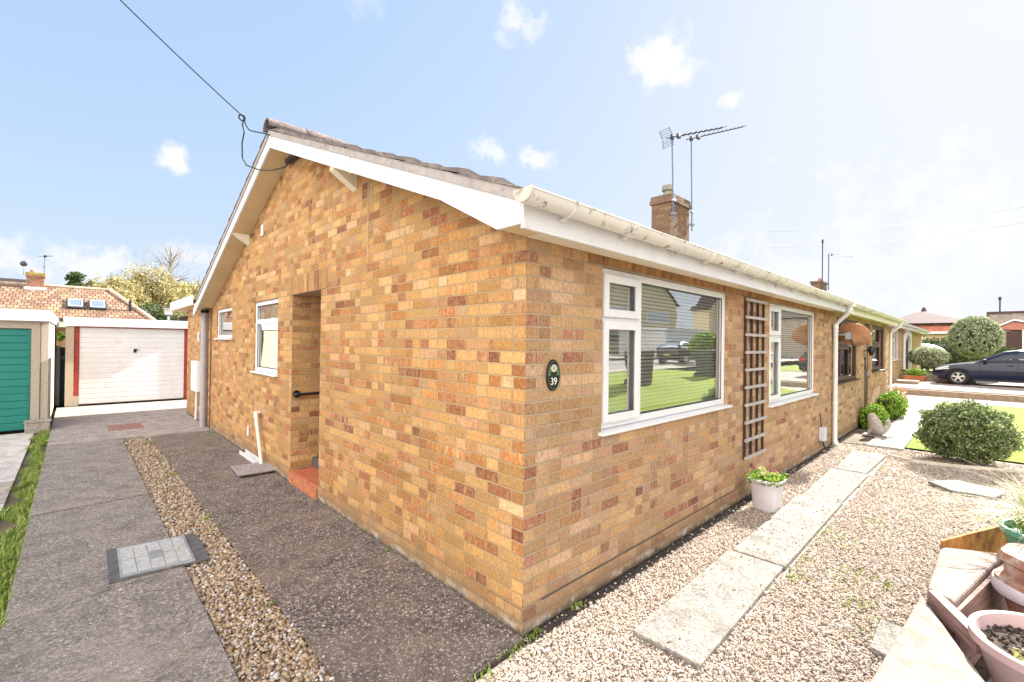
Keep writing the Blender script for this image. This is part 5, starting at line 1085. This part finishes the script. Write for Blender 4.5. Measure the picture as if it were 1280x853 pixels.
# weeds where drive meets wall and gravel
def weedpatch(cx, cy, n, r, L): 
    P = np.column_stack([RNG.normal(cx, r, n), RNG.normal(cy, r*.5, n), np.full(n, -.01)]); return P
P = np.concatenate([weedpatch(-.12, -.06, 40, .07, .03), weedpatch(.06, -.03, 40, .04, .03), weedpatch(-.38, -.08, 30, .06, .03), weedpatch(.48, -.03, 60, .035, .03), weedpatch(2.0, -.9, 40, .08, .03), weedpatch(3.0, -1.0, 60, .16, .03), weedpatch(2.3, -1.15, 50, .12, .03), weedpatch(-.3, 7.6, 60, .1, .05), weedpatch(-1.0, 7.6, 90, .05, .05), weedpatch(-.05, 8.6, 40, .06, .04), weedpatch(1.9, -1.3, 50, .1, .03), weedpatch(3.7, -1.1, 40, .15, .03)] + [weedpatch(random.uniform(-.2, -.01) if k % 2 else random.uniform(-1.0, -.93), random.uniform(.5, 8.), 14, .025, .03) for k in range(24)] + [weedpatch(random.uniform(1., 7.), random.choice([-.86, -.40, -1.4, -1.9, -2.2]), 22, .09, .03) for k in range(11)])
tufts(P, .03, .005, M_leaf_weed, 'weeds', 1.2)

# ================================================================== CARS
def smoothstep(a_, b_, x): t_ = min(1, max(0, (x-a_)/(b_-a_))); return t_*t_*(3-2*t_)
def make_car(label, paint, loc, group=None, yaw=0.):
    """a five-door hatchback; local y runs from the nose (0) to the tail (-4.3), z up from the ground"""
    t = thing('parked_car', label, 'car', (0, 0, 0), group)
    YS = [0, -.06, -.18, -.42, -.75, -1.10, -1.32, -1.70, -2.10, -2.50, -3.0, -3.45, -3.80, -4.05, -4.20, -4.27, -4.30]
    ZT = [.60, .66, .73, .80, .87, .93, .97, 1.19, 1.40, 1.47, 1.475, 1.42, 1.33, 1.20, 1.04, .92, .74]      # top line
    ZB = [.42, .30, .24, .21, .20, .20, .20, .20, .20, .20, .20, .20, .21, .24, .28, .34, .46]               # underside
    WD = [.55, .70, .80, .86, .89, .90, .90, .905, .905, .905, .905, .90, .885, .86, .82, .77, .66]
    ZW = [.58, .64, .70, .77, .84, .89, .92, .93, .94, .95, .96, .97, .98, .98, .93, .86, .70]                # waist line
    def ev(arr, y): return float(np.interp(-y, [-q for q in YS], arr))
    def section(y, off=0.):
        zt, zb, w_, zw = ev(ZT, y), ev(ZB, y), ev(WD, y), ev(ZW, y); zw = min(zw, zt-.02); cab = max(0., zt-zw-.05)
        wr = w_*(.97 - .30*min(1, cab/.45))
        pts = [(0, zb), (w_*.80, zb), (w_*.95, zb+.06), (w_*.985, zb+.20), (w_, (zb+zw)*.52), (w_*.985, zw-.08), (w_*.955, zw)]
        for k in range(1, 5): q = k/5; pts.append((w_*.955 + (wr*.97-w_*.955)*q, zw + (zt-.045-zw)*q))
        pts += [(wr*.93, zt-.03), (wr*.80, zt-.008), (wr*.45, zt+.006), (0, zt+.010)]
        return [(x + off*(1 if i > 0 and x > 0 else 0), z + (off if i >= len(pts)-3 else 0)) for i, (x, z) in enumerate(pts)]
    yy = np.concatenate([np.linspace(0, -.2, 5)[:-1], np.linspace(-.2, -4.1, 50)[:-1], np.linspace(-4.1, -4.3, 6)]); mb = MB(); ring = []
    for y in yy:
        s_ = section(y); full = [(x, y, z) for x, z in s_] + [(-x, y, z) for x, z in s_[-2:0:-1]]; ring.append(len(full)); mb.v += full
    m_ = ring[0]
    for i in range(len(yy)-1):
        for j in range(m_): mb.f.append((i*m_+j, i*m_+(j+1) % m_, (i+1)*m_+(j+1) % m_, (i+1)*m_+j))
    mb.f.append(tuple(range(m_))[::-1]); mb.f.append(tuple((len(yy)-1)*m_+j for j in range(m_)))
    body = mb.build('body', paint, t, smooth=True, angle=38)
    bm = bmesh.new(); bm.from_mesh(body.data); bmesh.ops.recalc_face_normals(bm, faces=bm.faces); bm.to_mesh(body.data); bm.free()
    # cut the wheel arches
    cut = MB()
    for wy in (-.80, -3.42):
        for s_ in (-1, 1): cut.lathe([(0, 0), (.355, 0), (.355, .34), (0, .34)], (s_*.78-.17, wy, .315), 32, 'x')
    co = cut.build('cutter', M_tyre); bm = bmesh.new(); bm.from_mesh(co.data); bmesh.ops.remove_doubles(bm, verts=bm.verts, dist=1e-5); bmesh.ops.recalc_face_normals(bm, faces=bm.faces); bm.to_mesh(co.data); bm.free()
    md = body.modifiers.new('b', 'BOOLEAN'); md.object = co; md.operation = 'DIFFERENCE'; md.solver = 'EXACT'
    dg = bpy.context.evaluated_depsgraph_get(); me = bpy.data.meshes.new_from_object(body.evaluated_get(dg)); body.modifiers.clear()
    if len(me.polygons) > 200:
        body.data = me; 
        for p in me.polygons: p.use_smooth = True
        me.set_sharp_from_angle(angle=R(38))
    body.data.materials.clear(); body.data.materials.append(paint)
    bpy.data.objects.remove(co)
    ln = MB()
    for wy in (-.80, -3.42):
        for s_ in (-1, 1): ln.lathe([(.352, -.0), (.352, .30), (.0, .30)] if s_ < 0 else [(.0, -.30), (.352, -.30), (.352, 0)], (s_*.885, wy, .315), 28, 'x')
    ln.build('wheel_well', M_black, t)
    # side glass: three panes each side, set a few millimetres proud
    def side_pane(ya, yb, za_, zb_, name='window'):
        for s_ in (-1, 1):
            g = MB(); n_ = 10; V = []
            for i in range(n_+1):
                y = ya + (yb-ya)*i/n_; sc = section(y); lo, hi = sc[6], sc[11]
                for q in (za_(i/n_), zb_(i/n_)):
                    x = lo[0] + (hi[0]-lo[0])*q; z = lo[1] + (hi[1]-lo[1])*q; V.append((s_*(x+.005), y, z))
            g.add(V, [(2*i, 2*i+1, 2*i+3, 2*i+2) for i in range(n_)]); g.build(name, M_carglass, t)
            tr_ = MB(); tr_.tube([V[2*i+1] for i in range(n_+1)], .012, 5); tr_.tube([V[2*i] for i in range(n_+1)], .010, 5); tr_.build('window_trim', M_black, t)
    side_pane(-1.52, -2.42, lambda q: .10, lambda q: .30+.58*min(1, q/.45))
    side_pane(-2.50, -3.28, lambda q: .10, lambda q: .88)
    side_pane(-3.34, -3.78, lambda q: .12+.28*q, lambda q: .86-.22*q)
    ins = MB()
    for s_ in (-1, 1):
        V = []
        for i in range(13):
            y = -1.5 - 2.35*i/12; sc = section(y); V += [(s_*(sc[6][0]+.0015), y, sc[6][1]+.012), (s_*(sc[11][0]+.0025), y, sc[11][1]-.012)]
        ins.add(V, [(2*i, 2*i+1, 2*i+3, 2*i+2) for i in range(12)])
    ins.build('cabin_shade', M_black, t)
    g = MB(); n_ = 6; V = []
    for i in range(n_+1):
        y = -1.40 - .66*i/n_; sc = section(y)[-3:]; pts = [(-sc[0][0]*.97, sc[0][1]), (-sc[1][0], sc[1][1]), (0, sc[2][1]), (sc[1][0], sc[1][1]), (sc[0][0]*.97, sc[0][1])]; V += [(x, y, z+.010) for x, z in pts]
    g.add(V, [(5*i+j, 5*i+j+1, 5*(i+1)+j+1, 5*(i+1)+j) for i in range(n_) for j in range(4)]); g.build('windscreen', M_carglass, t)
    g = MB(); V = []
    for i in range(n_+1):
        y = -3.78 - .40*i/n_; sc = section(y)[-3:]; pts = [(-sc[0][0]*.95, sc[0][1]), (0, sc[2][1]), (sc[0][0]*.95, sc[0][1])]; V += [(x, y-.006, z+.012) for x, z in pts]
    g.add(V, [(3*i+j, 3*i+j+1, 3*(i+1)+j+1, 3*(i+1)+j) for i in range(n_) for j in range(2)]); g.build('rear_window', M_carglass, t)
    for s_ in (-1, 1):
        for wy in (-.80, -3.42):
            w_ = MB(); pr = [(.20, -.09), (.29, -.10), (.315, -.08), (.315, .08), (.29, .10), (.20, .09)]; w_.lathe(pr, (s_*.80, wy, .315), 32, 'x'); wo = w_.build('wheel', M_tyre, t, smooth=True)
            rm = MB(); rm.lathe([(.215, .07), (.205, .085), (.19, .085), (.185, .06), (.20, .05), (.215, .05)] if s_ > 0 else [(.215, -.05), (.20, -.05), (.185, -.06), (.19, -.085), (.205, -.085), (.215, -.07)], (s_*.805, wy, .315), 32, 'x')
            rm.lathe([(0, -.02), (.055, -.02), (.055, .02), (0, .02)], (s_*.865, wy, .315), 14, 'x')
            for k in range(5):
                an = 2*math.pi*k/5 + .3
                for dl in (-.16, .16):
                    p0 = Vector((s_*.873, wy+.03*math.cos(an), .315+.03*math.sin(an))); p1 = Vector((s_*.875, wy+.195*math.cos(an+dl), .315+.195*math.sin(an+dl))); rm.tube([p0, p1], [.022, .020], 6)
            rm.build('rim', M_alloy, wo, smooth=True)
        hl = MB(); V = []
        for i in range(6):
            y = -.10 - .42*i/5; sc = section(y); a_, b_ = sc[4], sc[6]; V += [(s_*(b_[0]*.35+a_[0]*.65+.010), y+.004, a_[1]+(b_[1]-a_[1])*(.50)), (s_*(b_[0]+.008), y+.004, b_[1]-.012)]
        hl.add(V, [(2*i, 2*i+1, 2*i+3, 2*i+2) for i in range(5)]); hl.build('headlight', M_lampclear, t)
        tl = MB(); V = []
        for i in range(6):
            y = -3.98 - .26*i/5; sc = section(y); V += [(s_*(sc[5][0]+.010), y-.004, sc[5][1]-.09), (s_*(sc[6][0]+.012), y-.004, sc[6][1]+.0)]
        tl.add(V, [(2*i, 2*i+1, 2*i+3, 2*i+2) for i in range(5)]); tl.build('tail_light', M_lampred, t)
        mr = MB(); mr.box(s_*1.02-.08, -1.62, .98, s_*1.02+.08, -1.50, 1.09); mo = mr.build('wing_mirror', paint, t, bevel=.03); mr = MB(); mr.tube([(s_*.88, -1.55, .95), (s_*.97, -1.56, 1.0)], .025, 6); mr.build('mirror_arm', M_black, mo)
        for hy in (-2.25, -3.15):
            h_ = MB(); sx_ = section(hy)[5][0]; h_.box(s_*(sx_+.012)-.012, hy-.10, .83, s_*(sx_+.012)+.012, hy+.08, .865); h_.build('door_handle', paint, t, bevel=.008)
        dl = MB()
        for ya in (-1.42, -2.46, -3.30):
            V = [(s_*(section(ya)[k][0]+.002), ya, section(ya)[k][1]) for k in range(3, 7)]; dl.tube(V, .005, 4)
        dl.build('door_gap', M_black, t)
    pl = MB(); pl.box(-.26, -4.325, .52, .26, -4.303, .63); pl.build('number_plate', simple('yellow_plate', (.62, .48, .06), .4, .03), t)
    bp = MB(); bp.box(-.45, -.012, .36, .45, .012, .50); bp.build('grille', M_black, t); rr = MB()
    sil = MB()
    for s_ in (-1, 1): sil.box(s_*.87-.02, -3.0, .19, s_*.87+.02, -1.22, .27)
    sil.build('sill_trim', M_black, t)
    t.location = loc; t.rotation_euler.z = yaw; return t
car0 = make_car('dark blue hatchback parked side-on on the shingle drive at right', M_blue, (25.4, -.30, .20))
def repaint(src, label, loc, yaw, old, new):
    c = copy_tree(src); c.location = loc; c.rotation_euler.z = yaw; c['label'] = label
    def rec(o):
        for ch in o.children:
            if ch.type == 'MESH' and ch.data.materials and ch.data.materials[0] == old:
                ch.data = ch.data.copy(); ch.data.materials[0] = new
            rec(ch)
    rec(c); return c
repaint(car0, 'white car half hidden behind small spreading shrub and porch', (37.5, 4.1, .55), R(8), M_blue, M_carwhite)
repaint(car0, 'dark car on the road, seen only as reflection in nearer front window', (29.5, -12.0, .50), R(-90), M_blue, M_cardark)

# terracotta trough, low wall, blocks by the second pair
t = thing('terracotta_trough', 'orange terracotta trough of small green plants beside the low kerb', 'plant pot', (26.0, .3, .2)); mb = MB(); mb.prism([(25.9, .02, .2), (25.9, .72, .2), (25.9, .78, .44), (25.9, -.04, .44)], (.3, 0, 0)); mb.build('trough', simple('orange_clay', (.52, .17, .07), .7, .1), t, bevel=.01); P = blobpts(700, (26.05, .4, .55), (.2, .45, .22), .8, 2., .4, .42); V, Fq = leaves(P, len(P), .035); raw('foliage', V, Fq, M_leaf_bright, t)
t = thing('low_wall', 'low dark brick planter wall between farther bungalow and small shrub', 'wall', (26.5, .5, .2)); mb = MB(); mb.box(26.4, -1.6, .2, 26.7, 1.6, .62); mb.build('wall', M_greyb, t); mb = MB(); mb.box(26.36, -1.6, .621, 26.74, 1.6, .67); mb.build('coping', M_wooddark, t)
t = thing('kerb_stone', 'long pale stone slab on shingle in front of farther bungalow', 'stone', (23.6, .9, .2)); mb = MB(); mb.box(23.2, .05, .195, 24.0, .95, .33); mb.build('slab', M_kerb, t, bevel=.02)

# far houses at right
t = thing('house', 'far house with steep brown hipped roof rising beyond white gutter line', 'house', (55, 1.5, 0)); mb = MB(); mb.prism([(52, 4.6, 3.8), (52, -1.2, 3.8), (58, -1.2, 3.8), (58, 4.6, 3.8)], (0, 0, .12)); mb.add([(51.8, 4.8, 3.9), (51.8, -1.4, 3.9), (58.2, -1.4, 3.9), (58.2, 4.8, 3.9), (54.6, 2.2, 5.15), (55.6, 2.0, 5.15)], [(0, 4, 1), (1, 4, 5, 2), (2, 5, 3), (3, 5, 4, 0)]); mb.build('roof', simple('purple_brown_tile', (.11, .06, .06), .8, .15, 3.), t); mb = MB(); mb.box(52.2, -1.0, 0, 57.8, 4.4, 3.79); mb.build('wall', M_chim, t); mb = MB(); mb.tube([(55.1, 2.1, 5.1), (55.1, 2.1, 5.45), (55.1, 2.1, 5.55)], [.22, .10, .0], 8); mb.build('finial', M_brown, t)
t = thing('garage', 'far low garage with pale yellow front and red tiled edge beside topiary', 'garage', (50, 1.5, 0)); mb = MB(); mb.box(48, -.6, 0, 53, 3.4, 3.0); mb.build('wall', simple('cream_render', (.66, .52, .28), .8, .08), t); mb = MB(); mb.prism([(47.8, -.9, 3.01), (47.8, 3.7, 3.01), (47.8, 3.3, 3.45), (47.8, -.5, 3.45)], (4.0, 0, 0)); mb.build('roof', simple('salmon_tile', (.50, .17, .12), .8, .15, 4.), t); mb = MB(); mb.box(47.98, .9, .3, 47.995, 2.9, 2.3); mb.build('garage_door', M_white, t); mb = MB(); mb.box(47.7, -.95, 2.86, 47.79, 3.75, 3.05); mb.build('fascia', M_white, t)
t = thing('house', 'far pale brick house with white gabled porch at right edge', 'house', (56, -6, 0)); mb = MB(); mb.box(55, -14, 0, 62, -2.1, 4.75); mb.build('wall', M_greyb, t); mb = MB(); mb.box(54.8, -14.2, 4.76, 62.2, -1.95, 4.90); mb.build('roof', M_brown, t)
mb = MB(); mb.box(51.5, -3.3, 0, 54.9, -2.5, 3.2); mb.box(51.5, -7, 0, 54.9, -3.9, 3.6); mb.build('porch_wall', M_greyb, t); mb = MB(); mb.prism([(51.3, -2.2, 3.42), (51.3, -3.45, 4.1), (51.3, -7.2, 3.0), (51.3, -7.2, 2.85), (51.3, -3.45, 3.95), (51.3, -2.2, 3.27)], (3.5, 0, 0)); mb.build('porch_roof', M_white, t); mb = MB(); mb.prism([(51.45, -2.4, 3.3), (51.45, -3.45, 3.9), (51.45, -4.9, 3.5), (51.45, -4.0, 3.21)], (.04, 0, 0)); mb.build('porch_gable', simple('salmon_board', (.48, .20, .16), .8), t); mb = MB(); mb.box(51.4, -3.85, 0, 51.49, -3.05, 3.15); mb.build('porch_door', M_brown, t); mb = MB(); mb.box(51.35, -4.0, 0, 51.48, -3.87, 3.2); mb.build('porch_post', M_white, t)
t = thing('flue_pole', 'thin dark pole standing on pale brick house roof', 'pole', (56, -2.6, 4.9)); mb = MB(); mb.tube([(56, -2.75, 4.9), (56, -2.75, 6.25)], .06, 6); mb.build('pole', M_dark, t); mb = MB(); mb.tube([(56, -2.75, 5.95), (56, -2.75, 6.2)], .11, 6); mb.build('cap', M_dark, t)

# across the street: what the front windows mirror
def street_house(label, x0, x1, y0, y1, eave, ridge, group):
    t = thing('house', label, 'house', (x0, y1, .66), group); mb = MB(); mb.box(x0, y0, .6, x1, y1, eave); mb.prism([(x0, y1, eave+.001), (x1, y1, eave+.001), ((x0+x1)/2, y1, ridge)], (0, y0-y1, 0)); mb.build('wall', simple('pale_olive_brick', (.52, .45, .30), .9, .12, 9.), t)
    mb = MB(); xm = (x0+x1)/2
    for xe, s_ in ((x0-.4, 1), (x1+.4, -1)): mb.prism([(xe, y1+.3, eave-.15), (xe, y1+.3, eave), (xm, y1+.3, ridge+.3), (xm, y1+.3, ridge+.12)], (0, y0-y1-.6, 0))
    mb.build('roof', M_dtile, t)
    for a_, c_ in ((.16, 1.6), (.62, 1.6), (.16, 4.3), (.62, 4.3)):
        xa = x0+(x1-x0)*a_; mb = MB(); mb.box(xa, y1+.001, c_, xa+(x1-x0)*.24, y1+.06, c_+1.3); w_ = mb.build('window', M_white, t); mb = MB(); mb.box(xa+.12, y1+.061, c_+.12, xa+(x1-x0)*.24-.12, y1+.07, c_+1.18); mb.build('pane', M_glass_far, w_)
    return t
street_house('gabled house over the road mirrored in left part of nearer front window', 34, 53.0, -32, -25, 6.7, 11.2, 'houses across the road')
street_house('gabled house over the road mirrored in right part of nearer front window', 79.5, 92, -35, -32, 8.2, 12.0, 'houses across the road')
street_house('gabled house over the road opposite the far bungalows', 110, 124, -34, -25, 6.4, 9.6, 'houses across the road')
street_house('gabled house over the road opposite the parked blue car', 18, 33, -34, -25, 6.4, 9.6, 'houses across the road')
street_house('gabled house over the road opposite the near corner', -6, 9, -34, -25, 6.4, 9.6, 'houses across the road')
t = thing('garage', 'long white flat garage over the road mirrored in nearer front window', 'garage', (40, -20, .66)); mb = MB(); mb.box(36.5, -23, .6, 44.5, -18, 3.1); mb.build('wall', simple('white_render', (.66, .68, .70), .8, .05), t); mb = MB(); mb.box(36.3, -23.2, 3.11, 44.7, -17.8, 3.3); mb.build('roof', M_white, t)
shrub('round_bush', 'round yellow-green bush by the road mirrored in nearer front window', 'bush', (24.9, -9.4, 1.55), (1.0, .9, .95), M_leaf_bright, 5000, .07, .12, 2.5, 2., None, .88, .2)
tree('street tree over the road mirrored between the two gabled houses', 68, -31.5, 5.2, 2.6, M_leaf_bright, 4000, .2, 18)
def wheelie_bin(label, x, y):
    t = thing('wheelie_bin', label, 'bin', (x, y, .5), 'wheelie bins at the roadside'); mb = MB(); b_ = [(x-.24, y-.25), (x+.24, y-.25), (x+.24, y+.25), (x-.24, y+.25)]
    mb.add([(px, py, .5) for px, py in b_] + [(x+(px-x)*1.22, y+(py-y)*1.32, 1.45) for px, py in b_], [(3, 2, 1, 0), (4, 5, 6, 7)] + [(i, (i+1) % 4, (i+1) % 4+4, i+4) for i in range(4)]); mb.build('body', simple('dark_grey_bin', (.035, .037, .042), .5, .1), t, bevel=.02)
    mb = MB(); mb.prism([(x-.31, y-.36, 1.452), (x-.31, y+.36, 1.452), (x-.31, y+.34, 1.55), (x-.31, y-.30, 1.50)], (.62, 0, 0)); mb.build('lid', simple('dark_grey_lid', (.05, .053, .06), .5, .1), t, bevel=.015)
    mb = MB(); mb.tube([(x-.28, y-.27, .58), (x+.28, y-.27, .58)], .10, 14); mb.build('wheels', M_tyre, t)
wheelie_bin('dark wheelie bin on the lawn mirrored in left of nearer front window', 10.3, -5.2)
wheelie_bin('dark wheelie bin on the lawn mirrored in right of nearer front window', 15.3, -5.3)
